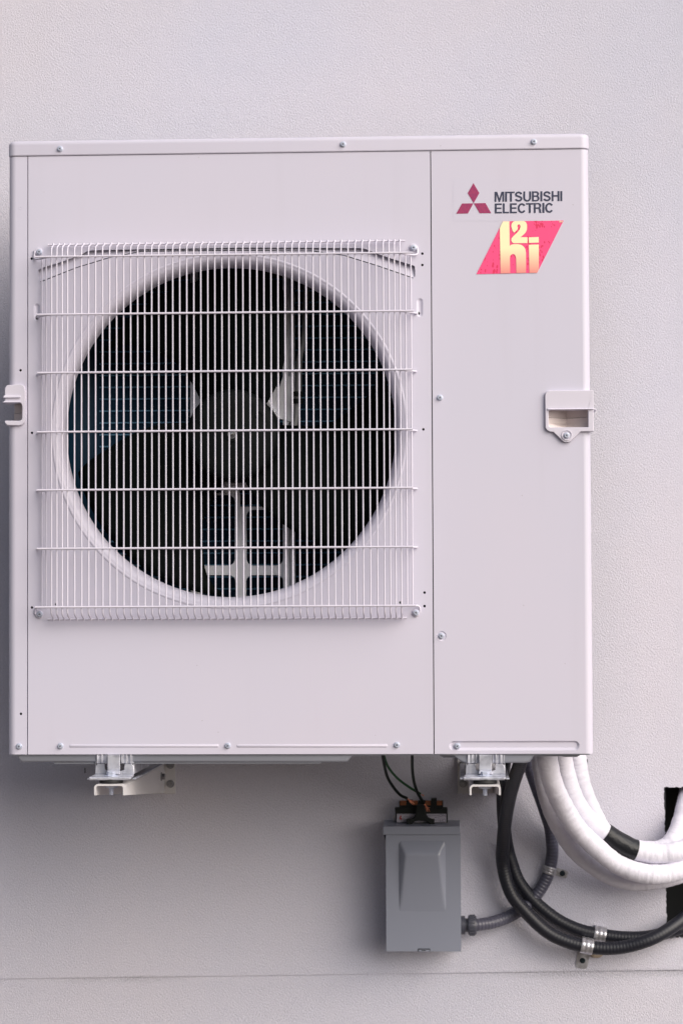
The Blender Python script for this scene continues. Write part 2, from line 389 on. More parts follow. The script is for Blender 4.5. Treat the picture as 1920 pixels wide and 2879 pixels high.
# ------------------------------------------------------------------ the outdoor unit
UW, UH, UD, RC = 0.95, 0.981, 0.33, 0.012
unit = root('outdoor_unit', (UW / 2, UD / 2, 0), 'large white steel heat pump unit with a round fan behind a wire guard', 'air conditioner')
SEAM1 = (X(77.6, 0, 1300), X(80.2, 0, 1300)); SEAM2 = (X(1213.6, 0, 1270), X(1216.4, 0, 1270))
SEAM2 = (SEAM2[0], SEAM2[1])
FC = F(649, 1215, 0.035); FCX, FCZ = FC
RI, RO = 0.2715, 0.2915

def holes_at(lst, r=.0021): return [circle(*F(px, py), r, 16) for px, py in lst]
# front panel
bm = bmesh.new()
notch = [F(*p) for p in ((109, 759), (119, 753), (180, 734), (232, 714), (246, 706), (262, 703.5), (384, 701), (700, 696), (1018, 697.5), (1034, 702), (1060, 713), (1110, 730), (1164, 747), (1166, 750),
         (1167, 777), (1161, 783), (1066, 750), (966, 719), (880, 707), (650, 705.5), (400, 708), (313, 724), (215, 754), (122, 791), (115, 793), (110, 786))]
slotL = [(p[0] - .001, p[1]) for p in capsule(F(98, 0)[0], F(112, 0)[0], F(0, 896)[1], F(0, 862)[1])]
hs = [circle(FCX, FCZ, RO, 160), notch]
hs += holes_at(((90, 727), (91, 1217), (91, 1708), (1187, 713), (1187, 745), (1190, 1207), (1193, 1666), (1193, 1704)))
dimples = [(F(96.5, 0)[0], F(113.5, 0)[0], F(105, 903)[1], F(105, 853)[1], F(105, 893)), (F(1165.5, 0)[0], F(1184, 0)[0], F(1174, 891)[1], F(1174, 838)[1], F(1175, 881))]
hs += [capsule(a, b, c, d, 8) for a, b, c, d, e in dimples]
hs += holes_at(((159, 1699), (1125.5, 1694)), .0022)
for cx_, cz_ in ((110, 707),): pass
sheet(bm, [(SEAM1[1], 0), (SEAM2[0], 0), (SEAM2[0], UH), (SEAM1[1], UH)], hs, 0, 0.0012)
for xa, xb in ((SEAM1[1], SEAM1[1] + .001), (SEAM2[0] - .001, SEAM2[0])): box(bm, xa, xb, .0013, .02, 0, UH)
# bell mouth of the fan opening, drawn out of the same sheet
prof = [(RO + .0002, 0.0004)]
for i in range(5): t = PI * i / 4; prof.append((RO - .0022 + .0022 * math.cos(t), -.0006 * math.sin(t)))
for i in range(1, 13):
    t = PI / 2 * i / 12; prof.append((RI + (RO - .0044 - RI) * (1 - math.sin(t)) , .024 * (1 - math.cos(t))))
prof += [(RI, .030), (RI, .038), (RI + .0015, .038), (RI + .0015, .030)]
lathe(bm, (FCX, 0, FCZ), prof, 160)
for a, b, c, d, e in dimples:
    vo = [bm.verts.new((x, .0001, z)) for x, z in capsule(a, b, c, d, 8)]; n = len(vo); prev = vo
    for k_, dy in ((.0014, .0007), (.0028, .0019), (.0038, .0023)):
        cur = [bm.verts.new((x, dy, z)) for x, z in capsule(a + k_, b - k_, c + k_, d - k_, 8)]
        for i in range(n): bm.faces.new([prev[i], prev[(i + 1) % n], cur[(i + 1) % n], cur[i]])
        prev = cur
    bm.faces.new(prev)
fp_ = obj('front_panel', bm, PAINT, unit, smooth=38)
for a, b, c, d, e in dimples:
    bm = bmesh.new(); lathe(bm, (e[0], .0019, e[1]), [(0, 0), (.0030, 0), (.0030, .0003), (0, .0003)], 20); obj('dark_slot_disc', bm, CAVITY, fp_, smooth=0)  # no hole here: a disc whose dark colour stands for the shade inside one
bm = bmesh.new()   # the stepped band behind the notch
def at_x(l, x):
    for (x0, y0), (x1, y1) in zip(l, l[1:]):
        if x <= x1: return y0 + (y1 - y0) * (x - x0) / (x1 - x0)
    return l[-1][1]
line1 = [(104, 757), (119, 753), (180, 734), (232, 714), (246, 706), (262, 703.5), (384, 701), (700, 696), (1018, 697.5), (1034, 702), (1060, 713), (1110, 730), (1172, 750)]
line2 = [(104, 797), (122, 791), (215, 754), (313, 724), (400, 708), (650, 705.5), (880, 707), (966, 719), (1066, 750), (1161, 783), (1172, 787)]
prev = None
for i in range(91):
    px_ = 104 + (1172 - 104) * i / 90; ya, yb = at_x(line1, px_) - 5, at_x(line2, px_) - 3.0
    cur = [bm.verts.new((F(px_, ya)[0], .0105, F(px_, ya)[1])), bm.verts.new((F(px_, yb)[0], .0016, F(px_, max(ya + 2, yb))[1]))]
    if prev: bm.faces.new([prev[0], prev[1], cur[1], cur[0]])
    prev = cur
obj('stepped_band', bm, PAINT, unit)
bm = bmesh.new()   # embossed stiffening ribs at the foot of the panel, and dimples beside the guard
def rib(bm, x0, x1, z0, z1, h, r=None, y=0):
    out = capsule(x0, x1, z0, z1, 6); cz = (z0 + z1) / 2; ins = (z1 - z0) * .28
    inn = capsule(x0 + ins, x1 - ins, z0 + ins, z1 - ins, 6)
    vo = [bm.verts.new((x, y - .0001, z)) for x, z in out]; vi = [bm.verts.new((x, y - h, z)) for x, z in inn]; n = len(vo)
    for i in range(n): bm.faces.new([vo[i], vo[(i + 1) % n], vi[(i + 1) % n], vi[i]])
    bm.faces.new(vi)
for a, b in ((196, 616), (666, 1090)):
    rib(bm, F(a, 2097)[0], F(b, 2097)[0], F(a, 2102)[1], F(a, 2092.5)[1], .0012)
obj('stiffening_rib', bm, PAINT, unit, smooth=80)

# cover
bm = bmesh.new()
zt, zb = Z(384, 0, 860) , UH + .0008
def outline(x0, x1, y0, y1, r, n=6):
    return rrect(x0, x1, y0, y1, r, n)
zt = W(30, 396.5, 0).z
levels = [(zb, .0012), (zb + .0012, 0), (zb + .0022, 0), (zt - .0078, 0)] + [(zt - .007 + .007 * math.sin(t), .007 * (1 - math.cos(t))) for t in [PI / 2 * i / 6 for i in range(7)]]
rings = []
for z, ins in levels:
    rings.append([bm.verts.new((x, y, z)) for x, y in outline(-.0012 + ins, UW + .0012 - ins, -.0022 + ins, UD + .002 - ins, max(.003, .014 - ins * .5))])
for A, B in zip(rings, rings[1:]):
    n = len(A)
    for i in range(n): bm.faces.new([A[i], A[(i + 1) % n], B[(i + 1) % n], B[i]])
bm.faces.new(rings[-1]); bm.faces.new(rings[0][::-1])
obj('top_cover', bm, PAINT, unit, smooth=50)

# corner post, left
hz0, hz1 = F(20, 1184)[1], F(20, 1132)[1]
def arc(bm, xc, yc, a0, a1, r, z0, z1, th=.001, n=8):
    """curved vertical corner sheet"""
    o = [(xc + r * math.cos(math.radians(a0 + (a1 - a0) * i / n)), yc + r * math.sin(math.radians(a0 + (a1 - a0) * i / n))) for i in range(n + 1)]
    i_ = [(xc + (r - th) * math.cos(math.radians(a0 + (a1 - a0) * i / n)), yc + (r - th) * math.sin(math.radians(a0 + (a1 - a0) * i / n))) for i in range(n + 1)]
    lp = o + i_[::-1]
    hexa(bm, [(x, y, z0) for x, y in lp], [(x, y, z1) for x, y in lp])
bm = bmesh.new()
xn = F(64, 1150)[0]
sheet(bm, [(RC, 0), (SEAM1[0], 0), (SEAM1[0], UH), (RC, UH), (RC, hz1), (xn, hz1), (xn, hz0), (RC, hz0)], holes_at(((59, 1041), (60, 2007))), 0, .0012)
arc(bm, RC, RC, 180, 270, RC, 0.0, hz0); arc(bm, RC, RC, 180, 270, RC, hz1, UH)
box(bm, 0, .001, RC, UD, 0, hz0); box(bm, 0, .001, RC, UD, hz1, UH); box(bm, 0, .001, .06, UD, hz0, hz1)
box(bm, SEAM1[0] - .001, SEAM1[0], .0013, .02, 0, UH)
lathe(bm, (F(59, 585)[0], 0.0, F(59, 585)[1]), [(.0024, .0), (.0024, -.0004), (.0017, -.0002), (0, -.0002)], 16)
bmesh.ops.remove_doubles(bm, verts=bm.verts, dist=1e-5)
obj('corner_post', bm, PAINT, unit, smooth=30)

# service panel, right
pz1, pz0 = F(1600, 1152)[1], F(1600, 1202)[1]
bm = bmesh.new()
gx0, gx1, gz0, gz1 = F(1262, 2097)[0], F(1628, 2097)[0], F(1400, 2110)[1], F(1400, 2083)[1]
groove = capsule(gx0, gx1, gz0, gz1, 8)
rec = circle(*F(1241, 1788), .0079, 28)
px_r = F(1641, 1180)[0]
pock = [(F(1541, 1180)[0], pz0), (F(1541, 1180)[0], pz1)]
fr = UW - RC
sheet(bm, [(SEAM2[1], 0), (fr, 0), (fr, pz0), (pock[0][0], pz0), (pock[0][0], pz1), (fr, pz1), (fr, UH), (SEAM2[1], UH)], [groove, rec], 0, .0012)
def sunk(bm, lp, inner, depth):
    vo = [bm.verts.new((x, 0.0, z)) for x, z in lp]; vi = [bm.verts.new((x, depth, z)) for x, z in inner]; n = len(vo)
    for i in range(n): bm.faces.new([vo[i], vo[(i + 1) % n], vi[(i + 1) % n], vi[i]])
    bm.faces.new(vi)
sunk(bm, groove, capsule(gx0 + .004, gx1 - .004, gz0 + .0045, gz1 - .0026, 8), .003)
sunk(bm, rec, circle(*F(1241, 1788), .0066, 28), .0012)
arc(bm, fr, RC, 270, 360, RC, 0, pz0); arc(bm, fr, RC, 270, 360, RC, pz1, UH)
box(bm, UW - .001, UW, RC, UD, 0, UH)
box(bm, SEAM2[1], SEAM2[1] + .001, .0013, .02, 0, UH)
bmesh.ops.remove_doubles(bm, verts=bm.verts, dist=1e-5)
obj('service_panel', bm, PAINT, unit, smooth=30)

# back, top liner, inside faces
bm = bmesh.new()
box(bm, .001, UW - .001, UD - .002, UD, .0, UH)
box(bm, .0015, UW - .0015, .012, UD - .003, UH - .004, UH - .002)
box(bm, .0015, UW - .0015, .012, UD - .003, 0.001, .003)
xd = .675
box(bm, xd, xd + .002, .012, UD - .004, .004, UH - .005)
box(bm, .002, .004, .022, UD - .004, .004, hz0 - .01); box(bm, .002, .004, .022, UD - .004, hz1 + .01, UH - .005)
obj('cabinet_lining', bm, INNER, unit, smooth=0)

# base pan
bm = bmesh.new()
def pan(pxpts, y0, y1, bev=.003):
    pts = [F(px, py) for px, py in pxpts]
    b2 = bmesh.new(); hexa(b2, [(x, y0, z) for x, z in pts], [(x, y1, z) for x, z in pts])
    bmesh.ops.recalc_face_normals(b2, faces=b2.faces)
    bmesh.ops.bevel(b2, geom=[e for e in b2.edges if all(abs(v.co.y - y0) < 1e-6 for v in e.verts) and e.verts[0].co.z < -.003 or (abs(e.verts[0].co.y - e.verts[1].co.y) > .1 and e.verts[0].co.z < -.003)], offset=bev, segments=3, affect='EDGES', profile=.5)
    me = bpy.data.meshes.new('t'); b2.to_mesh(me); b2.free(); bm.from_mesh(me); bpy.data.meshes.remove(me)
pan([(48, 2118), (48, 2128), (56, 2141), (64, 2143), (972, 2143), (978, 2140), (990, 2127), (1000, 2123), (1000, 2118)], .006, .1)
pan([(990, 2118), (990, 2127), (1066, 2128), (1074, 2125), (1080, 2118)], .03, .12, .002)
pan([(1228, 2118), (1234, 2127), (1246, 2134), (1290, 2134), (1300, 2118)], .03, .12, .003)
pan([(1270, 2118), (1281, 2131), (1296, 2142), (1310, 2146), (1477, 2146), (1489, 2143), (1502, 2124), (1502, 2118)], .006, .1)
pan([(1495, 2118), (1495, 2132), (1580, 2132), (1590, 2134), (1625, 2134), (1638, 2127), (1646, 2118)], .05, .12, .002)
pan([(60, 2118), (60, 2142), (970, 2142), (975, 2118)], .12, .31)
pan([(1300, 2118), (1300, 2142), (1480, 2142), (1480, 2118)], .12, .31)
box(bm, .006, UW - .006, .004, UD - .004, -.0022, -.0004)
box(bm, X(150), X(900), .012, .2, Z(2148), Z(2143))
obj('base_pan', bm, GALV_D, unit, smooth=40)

# screws: one mesh, many objects
def screw_mesh():
    b = bmesh.new()
    lathe(b, (0, 0, 0), [(0, 0), (.0051, 0), (.0051, -.0006), (.0046, -.0011), (.0034, -.0013), (0, -.0013)], 28)
    lathe(b, (0, 0, 0), [(.0034, -.0013), (.0036, -.0013), (.0036, -.0036), (.0031, -.0043)], 6)
    w_, l_ = .00042, .0019
    cross = [(w_, w_), (l_, w_), (l_, -w_), (w_, -w_), (w_, -l_), (-w_, -l_), (-w_, -w_), (-l_, -w_), (-l_, w_), (-w_, w_), (-w_, l_), (w_, l_)]
    sheet(b, circle(0, 0, .0031, 24), [cross], -.0045, -.0030, back=False)
    f = b.faces.new([b.verts.new((x, -.0033, z)) for x, z in cross]); f.material_index = 1
    bmesh.ops.recalc_face_normals(b, faces=[f for f in b.faces if f.material_index == 0])
    me = bpy.data.meshes.new('screw'); b.to_mesh(me); b.free(); me.materials.append(ZINC); me.materials.append(DARKZ)
    me.polygons.foreach_set('use_smooth', [True] * len(me.polygons)); me.set_sharp_from_angle(angle=math.radians(30)); return me
SCREW = screw_mesh()
def screw(px, py, parent, y=0.0, sc=1.0):
    o = bpy.data.objects.new('screw', SCREW); COL.objects.link(o); o.parent = parent
    o.location = W(px, py, y - .0035) - base_loc(parent); o.location.y = y - base_loc(parent).y
    o.rotation_euler = (0, random.uniform(0, PI), 0); o.scale = (sc,) * 3; return o
for px, py in ((169, 418), (964, 405), (1500, 398)): screw(px, py, unit, -.0022)
for px, py in ((54, 2099), (170, 2098), (640, 2097), (1115, 2095), (1236, 1118), (1240, 1788)): screw(px, py, unit, 0.0 if py != 1788 else .0012)
screw(1285, 2098, unit, .0)

# fan guard
bm = bmesh.new()
GY = -.034; RH, RV = .00165, .00125
def rowz(px, py): return W(px, py, GY - .003).z
rows = [rowz(640, 716), rowz(640, 879), rowz(640, 1043.5), rowz(640, 1210.5), rowz(640, 1374.5), rowz(640, 1540), rowz(640, 1705)]
xl, xr = X(106, 0, 1200), X(1171, 0, 1200)
for k, z in enumerate(rows):
    yh = GY - RH - RV
    L, R_ = xl, xr
    if k == 1: L, R_ = F(104, 893)[0], F(1174, 880)[0]
    left = [(L, -.001 if k != 1 else .004, z), (L + .006, -.010, z), (L + .016, -.023, z), (L + .030, yh + .002, z), (L + .05, yh, z)]
    right = [(R_ - .05, yh, z), (R_ - .030, yh + .002, z), (R_ - .016, -.023, z), (R_ - .006, -.010, z), (R_, -.001 if k != 1 else .004, z)]
    if k == 0:
        a = F(100, 707); b = F(1172, 696)
        left = [(a[0], -.002, a[1] + .001), (a[0] - .001, -.003, z + .004), (a[0] + .004, -.007, z + .0005), (a[0] + .014, -.018, z), (a[0] + .030, yh + .003, z), (a[0] + .05, yh, z)]
        right = [(b[0] - .05, yh, z), (b[0] - .030, yh + .003, z), (b[0] - .014, -.018, z), (b[0] - .004, -.007, z + .0005), (b[0] + .001, -.003, z + .004), (b[0], -.002, b[1] + .001)]
    if k == 6:
        a = F(101, 1727); b = F(1180, 1722)
        left = [(a[0], -.002, a[1]), (a[0], -.003, z - .004), (a[0] + .004, -.007, z), (a[0] + .014, -.018, z), (a[0] + .030, yh + .003, z), (a[0] + .05, yh, z)]
        right = [(b[0] - .05, yh, z), (b[0] - .030, yh + .003, z), (b[0] - .014, -.018, z), (b[0] - .004, -.007, z), (b[0], -.003, z - .004), (b[0], -.002, b[1])]
    tube(bm, left + right, RH, 10, step=.006)
ztop, zbot = W(640, 683, -.008).z, W(640, 1739.5, -.008).z
tube(bm, [(X(136, -.008, 690), -.008, ztop), (X(1138, -.008, 680), -.008, ztop)], RH, 10)
tube(bm, [(X(135, -.008, 1740), -.008, zbot), (X(1143, -.008, 1740), -.008, zbot)], RH, 10)
def gx(px, y=GY): return X(px, y, 1210)
vert = [145.5, 160.5, 175.5] + [190.6 + 19.74 * i for i in range(46)] + [1095, 1110.5, 1126]
yprof = lambda x: GY if xl + .03 < x < xr - .03 else None
for i, px in enumerate(vert):
    e_ = min(i, len(vert) - 1 - i); yy = GY + (.004, .0015, 0)[min(e_, 2)]
    x = gx(px, yy)
    tube(bm, [(x, -.008 - RH * 1.2, zbot - .0022), (x, -.0115, zbot + .0008), (x, yy + .012, zbot + .0045), (x, yy + .002, zbot + .0085), (x, yy, rows[6] - .004), (x, yy, rows[6] + .012)], RV, 8, step=.003)
    tube(bm, [(x, yy, rows[6] + .012), (x, yy, rows[0] - .012)], RV, 8)
    tube(bm, [(x, yy, rows[0] - .012), (x, yy, rows[0] + .003), (x, yy + .003, ztop - .008), (x, yy + .013, ztop - .0038), (x, -.0115, ztop - .0006), (x, -.008 - RH * 1.2, ztop + .0025)], RV, 8, step=.003)
for px, yy in ((118.5, -.0115), (130.5, -.0225), (1142, -.0225), (1157, -.0115)):
    x = X(px, yy, 1210); tube(bm, [(x, yy + .001, rows[6] - .002), (x, yy + .001, rows[0] + .002)], RV, 8)
guard = obj('fan_guard', bm, PAINT2, unit, smooth=60)
for px, py in ((111, 708), (1162, 696), (112, 1727), (1169, 1723)):
    p = F(px, py); b = bmesh.new()
    lathe(b, (p[0], 0, p[1]), [(0, -.0002), (.0062, -.0002), (.0062, -.0024), (.0056, -.003), (0, -.003)], 24)
    obj('guard_clip', b, PAINT2, guard); screw(px, py, guard, -.003)

# the fan
FY = 0.075
fan = bpy.data.objects.new('fan', None); COL.objects.link(fan); fan.parent = unit; fan.location = Vector((FCX, FY, FCZ - .002)) - base_loc(unit)
fc = Vector((FCX, FY, FCZ - .002))
bm = bmesh.new(); HR = .0765
lathe(bm, fc, [(0, -.018), (.012, -.018), (.013, -.0165), (.060, -.0155), (.070, -.013), (.0745, -.009), (HR, -.002), (HR, .075)], 72)
for a in (35, 155, 275):
    q = fc + Vector((.055 * math.cos(math.radians(a)), -.0165, .055 * math.sin(math.radians(a))))
    lathe(bm, q, [(.006, .0015), (.006, -.0006), (.0045, -.0006), (.0043, .0012), (0, .0012)], 18)
for a in (107, -10, 214):
    q = fc + Vector((.066 * math.cos(math.radians(a)), -.0145, .066 * math.sin(math.radians(a))))
    lathe(bm, q, [(.0035, .002), (.0035, -.001), (.0018, -.001), (.0016, .001), (0, .001)], 14)
obj('hub', bm, HUBM, fan, smooth=40)
bm = bmesh.new()
lathe(bm, fc + Vector((0, -.0175, 0)), [(0, 0), (.0072, 0), (.0072, -.001), (0, -.001)], 24)
lathe(bm, fc + Vector((0, -.0185, 0)), [(.0055, 0), (.0055, -.004), (.0045, -.005), (.0032, -.005)], 6)
lathe(bm, fc + Vector((0, -.0185, 0)), [(.0032, -.004), (.0032, -.0085), (.0024, -.0098), (0, -.0102)], 16)
obj('nut', bm, mat('bright_steel', (.6, .6, .62), .22, 1), fan)
def lerp_tab(tab, r):
    for (r0, a0), (r1, a1) in zip(tab, tab[1:]):
        if r <= r1: t = (r - r0) / (r1 - r0); t = max(0, t); return a0 + (a1 - a0) * t
    return tab[-1][1]
leadT = [(.070, 16), (.082, 14), (.105, 10), (.135, 7.5), (.165, 8.5), (.20, 13.5), (.235, 17), (.258, 22), (.268, 26)]
trailT = [(.070, -78), (.085, -75), (.125, -69), (.17, -61), (.19, -58), (.215, -54), (.25, -50), (.268, -47)]
for k in range(3):
    bm = bmesh.new(); NR, NA = 14, 22; rows_ = []
    for i in range(NR + 1):
        r = .072 + (.268 - .072) * i / NR; a1, a0 = lerp_tab(leadT, r), lerp_tab(trailT, r); row = []
        for j in range(NA + 1):
            t = j / NA; a = math.radians(a0 + (a1 - a0) * t + 120 * k)
            y = .004 + .058 * t ** 1.15 - .010 * math.sin(PI * t) + .010 * (r / .268) * (1 - t)
            row.append(bm.verts.new((fc.x + r * math.cos(a), fc.y + y, fc.z + r * math.sin(a))))
        rows_.append(row)
    for i in range(NR):
        for j in range(NA): bm.faces.new([rows_[i][j], rows_[i + 1][j], rows_[i + 1][j + 1], rows_[i][j + 1]])
    o = obj('blade', bm, BLADEM, fan, smooth=60)
    s = o.modifiers.new('s', 'SOLIDIFY'); s.thickness = .0028; s.offset = 0

# motor stand behind the fan
MY = .20
def Pm(px, py, y=MY): p = W(px, py, y); return (p.x, p.z)
bm = bmesh.new()
wins = []
def win(x0, x1, y0, y1, r): a = Pm(x0, y1); b = Pm(x1, y0); wins.append(rrect(a[0], b[0], a[1], b[1], r, 5))
win(562, 660, 1392, 1590, .011); win(694, 795, 1433, 1590, .011); win(562, 662, 1617, 1760, .011); win(693, 796, 1617, 1760, .011)
outl = [Pm(*p) for p in ((556, 1385), (640, 1385), (676, 1385), (676, 1424), (740, 1424), (802, 1424), (802, 1800), (556, 1800))]
sheet(bm, outl, wins, MY, MY + .0015)
sheet(bm, [Pm(*p) for p in ((600, 1340), (720, 1340), (720, 1372), (676, 1378), (676, 1390), (640, 1388), (622, 1379))], [], MY - .012, MY - .0105)
for xa, xb, m_ in ((797, 813, 0), (819, 830, 0), (538, 545, 0), (549, 560, 0)):
    a, b = Pm(xa, 1200)[0], Pm(xb, 1200)[0]
    box(bm, a, b, MY - .012, MY + .004, .02, .955)
a, b = Pm(538, 1200)[0], Pm(560, 1200)[0]; box(bm, a, b, MY + .0045, MY + .01, .02, .955)
a, b = Pm(797, 1200)[0], Pm(830, 1200)[0]; box(bm, a, b, MY + .0045, MY + .01, .02, .955)
# motor seat with its flared cheeks
sheet(bm, [Pm(*p) for p in ((797, 1060), (788, 1088), (770, 1092), (754, 1098), (747, 1112), (765, 1140), (790, 1180), (830, 1192), (830, 1060))], [], MY - .014, MY - .012)
sheet(bm, [Pm(*p) for p in ((560, 1060), (569, 1088), (587, 1094), (609, 1112), (592, 1140), (560, 1180), (538, 1192), (538, 1060))], [], MY - .014, MY - .012)
sheet(bm, [Pm(*p) for p in ((747, 1112), (765, 1140), (790, 1182), (782, 1186), (752, 1142), (741, 1116))], [], MY - .024, MY - .013)
obj('motor_stand', bm, STAND, unit, smooth=0, bevel=.0006)
bm = bmesh.new()
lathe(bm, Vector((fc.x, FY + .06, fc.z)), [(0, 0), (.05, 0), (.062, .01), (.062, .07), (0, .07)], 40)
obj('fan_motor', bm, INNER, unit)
bm = bmesh.new()
tube(bm, [(*Pm(862, 760, .16)[:1], .16, Pm(862, 760, .16)[1]), (Pm(856, 940, .16)[0], .16, Pm(856, 940, .16)[1]), (Pm(842, 1010, .16)[0], .16, Pm(842, 1010, .16)[1]), (Pm(839, 1110, .16)[0], .16, Pm(839, 1110, .16)[1]), (Pm(829, 1195, .16)[0], .16, Pm(829, 1195, .16)[1]), (Pm(800, 1280, .16)[0], .16, Pm(800, 1280, .16)[1])], .0052, 12, step=.01)
cab = obj('motor_cable', bm, mat('grey_cable', (.22, .22, .23), .5), unit)
for py in (1108, 1128):
    bm = bmesh.new(); p = Pm(838, py, .16); lathe(bm, (p[0], .16, p[1]), [(.0056, -.004), (.0085, -.004), (.0085, .004), (.0056, .004)], 16, 'z')
    obj('cable_clip', bm, BLACKP, cab)

# heat exchanger: an L round the back and the left side
bm = bmesh.new()
path = [(xd - .01, .292)] + [(.115, .292)]
for i in range(1, 9): t = PI / 2 * i / 8; path.append((.115 - .085 * math.sin(t), .292 - .085 * (1 - math.cos(t))))
path.append((.030, .03))
lay = bm.loops.layers.uv.verify()
for (x0, y0), (x1, y1) in zip(path, path[1:]):
    v = [bm.verts.new(p) for p in ((x0, y0, .012), (x1, y1, .012), (x1, y1, UH - .008), (x0, y0, UH - .008))]; bm.faces.new(v)
bmesh.ops.remove_doubles(bm, verts=bm.verts, dist=1e-6)
coil = obj('heat_exchanger', bm, FINS, unit, smooth=60)
bm = bmesh.new(); pitch = .0209; z0 = W(420, 1155, .29).z
k = int((.03 - z0) / pitch)
z = z0 + k * pitch
while z < UH - .03:
    tube(bm, [(xd - .012, .2905, z), (.107, .2905, z)], .0017, 6)
    z += pitch
obj('coil_tubing', bm, TUBEM, coil, smooth=60)

# handles
bm = bmesh.new()
HXr = UW + .0045
o_ = [F(*p) for p in ((1531, 1112), (1533, 1105), (1538, 1100.5), (1546, 1098.5), (1600, 1098.5))] + [(HXr, F(1600, 1098.5)[1]), (HXr, F(1600, 1214)[1])] + \
     [F(*p) for p in ((1631, 1214), (1604, 1241), (1600, 1243), (1585, 1243), (1580, 1240), (1554, 1215), (1545, 1214.5), (1537, 1210), (1532, 1203))]
ph = rrect(F(1541, 1180)[0], F(1652, 1180)[0], pz0, pz1, .004, 5, rs=(.001, .004, .005, .001))
sheet(bm, o_, [ph], -.006, .012); bmesh.ops.dissolve_limit(bm, angle_limit=.01, verts=bm.verts, edges=bm.edges)
obj_h = obj('handle', bm, PLASTIC, unit, smooth=25, bevel=.0014)
bm = bmesh.new()
a0, am, a1 = F(1541, 1180)[0] - .002, F(1594, 1180)[0], F(1652, 1180)[0] + .002
zt_, zs, zf, zb_ = pz1 + .004, F(1594, 1172)[1], F(1594, 1187)[1], pz0 - .002
v = lambda x, y, z: bm.verts.new((x, y, z))
for (za, zc, dy) in ((zt_, zs + .0003, .0025), (zs - .0003, zf - .0, 0)):
    A = [v(a0, .008 + dy, za), v(am, .034 + dy, za), v(am, .034 + dy, zc), v(a0, .008 + dy, zc)]; bm.faces.new(A)
    B = [v(am, .034 + dy, za), v(a1, .012 + dy, za), v(a1, .012 + dy, zc), v(am, .034 + dy, zc)]; bm.faces.new(B)
bm.faces.new([v(a0, .008, zs - .0003), v(am, .034, zs - .0003), v(am, .037, zs - .0003), v(a0, .011, zs - .0003)])
bm.faces.new([v(am, .034, zs - .0003), v(a1, .012, zs - .0003), v(a1, .015, zs - .0003), v(am, .037, zs - .0003)])
bm.faces.new([v(a0, .008, zf), v(am, .034, zf), v(am, .012, zb_ + .001), v(a0, .006, zb_ + .001)])
bm.faces.new([v(am, .034, zf), v(a1, .012, zf), v(a1, .006, zb_ + .001), v(am, .012, zb_ + .001)])
box(bm, a0 - .001, a0, .0, .04, zb_, zt_); box(bm, a1, a1 + .001, .0, .04, zb_, zt_); box(bm, a0, a1, .0, .04, zt_, zt_ + .001)
box(bm, a0, a1, .010, .03, zb_ - .001, zb_ + .0008)
obj('recess', bm, POCKET, obj_h, smooth=0)
bm = bmesh.new()
p0, p1 = F(1537, 1150)[0], F(1677, 1150)[0]
hexa(bm, [(p0, -.0062, F(1540, 1149)[1]), (p1 - .006, -.0062, F(1540, 1149)[1]), (p1, .012, F(1540, 1149)[1]), (p1, .06, F(1540, 1149)[1]), (p0, .0, F(1540, 1149)[1])],
     [(p0, -.010, F(1540, 1152.5)[1]), (p1 - .006, -.010, F(1540, 1152.5)[1]), (p1, .01, F(1540, 1152.5)[1]), (p1, .06, F(1540, 1152.5)[1]), (p0, .0, F(1540, 1152.5)[1])])
obj('grip_lip', bm, PLASTIC, obj_h, smooth=0, bevel=.0006)
bm = bmesh.new(); c_ = F(1592, 1224)
lathe(bm, (c_[0], 0, c_[1]), [(.0085, -.0062), (.0085, -.0074), (.0074, -.0074), (.0070, -.0064)], 28)
obj('screw_boss', bm, PLASTIC, obj_h); screw(1592, 1224, obj_h, -.0062)

bm = bmesh.new()
hx = -.0045
lp = [(hx, F(20, 1092)[1]), (hx + .003, F(20, 1084)[1])] + [F(*p) for p in ((60, 1080.5), (67, 1083), (72, 1090), (74.5, 1100), (74.5, 1178), (72, 1188), (66, 1194), (58, 1197), (24, 1196.5))] + [(hx, F(20, 1190)[1]), (hx, F(20, 1183)[1])] + \
     [F(*p) for p in ((58, 1183.5), (63, 1181), (65, 1176), (65, 1142), (63, 1136), (58, 1132.5))] + [(hx, F(20, 1132.5)[1])]
sheet(bm, lp, [], -.006, .016)
box(bm, hx, .001, .0161, .05, F(20, 1196)[1], F(20, 1183)[1]); box(bm, hx, .001, .0161, .05, F(20, 1132)[1], F(20, 1090)[1])
hl = obj('handle', bm, PLASTIC, unit, smooth=25, bevel=.002)
bm = bmesh.new()
lx = X(6, -.004, 1130)
for (pa, pb) in ((1112.5, 1119), (1128, 1132.5)):
    za, zb2 = F(20, pa)[1], F(20, pb)[1]
    hexa(bm, [(lx, .0, zb2), (X(62), -.0062, zb2), (X(62), 0, zb2), (hx, .05, zb2), (lx, .05, zb2)], [(lx + (.006 if pa < 1120 else 0), .0, za), (X(58), -.0062, za), (X(58), 0, za), (hx, .05, za), (lx + .006, .05, za)])
    b3 = [(lx + .001, .0, zb2), (lx + .004, -.010, zb2), (X(60), -.010, zb2), (X(60), -.001, zb2)]
    hexa(bm, b3, [(p[0] + .001, p[1] + .002, za) for p in b3])
obj('grip_lip', bm, PLASTIC, hl, smooth=0, bevel=.0006)
bm = bmesh.new()
z1_, z2_ = F(50, 1131)[1], F(50, 1184)[1]; zs_ = F(50, 1156)[1]
for za, zc, dy in ((z1_ + .003, zs_ + .0004, .003), (zs_ - .0004, z2_ - .002, 0)):
    hexa(bm, [(.0005, .05 + dy, za), (.030, .024 + dy, za), (.030, .026 + dy, za), (.0005, .052 + dy, za)], [(.0005, .05 + dy, zc), (.030, .024 + dy, zc), (.030, .026 + dy, zc), (.0005, .052 + dy, zc)])
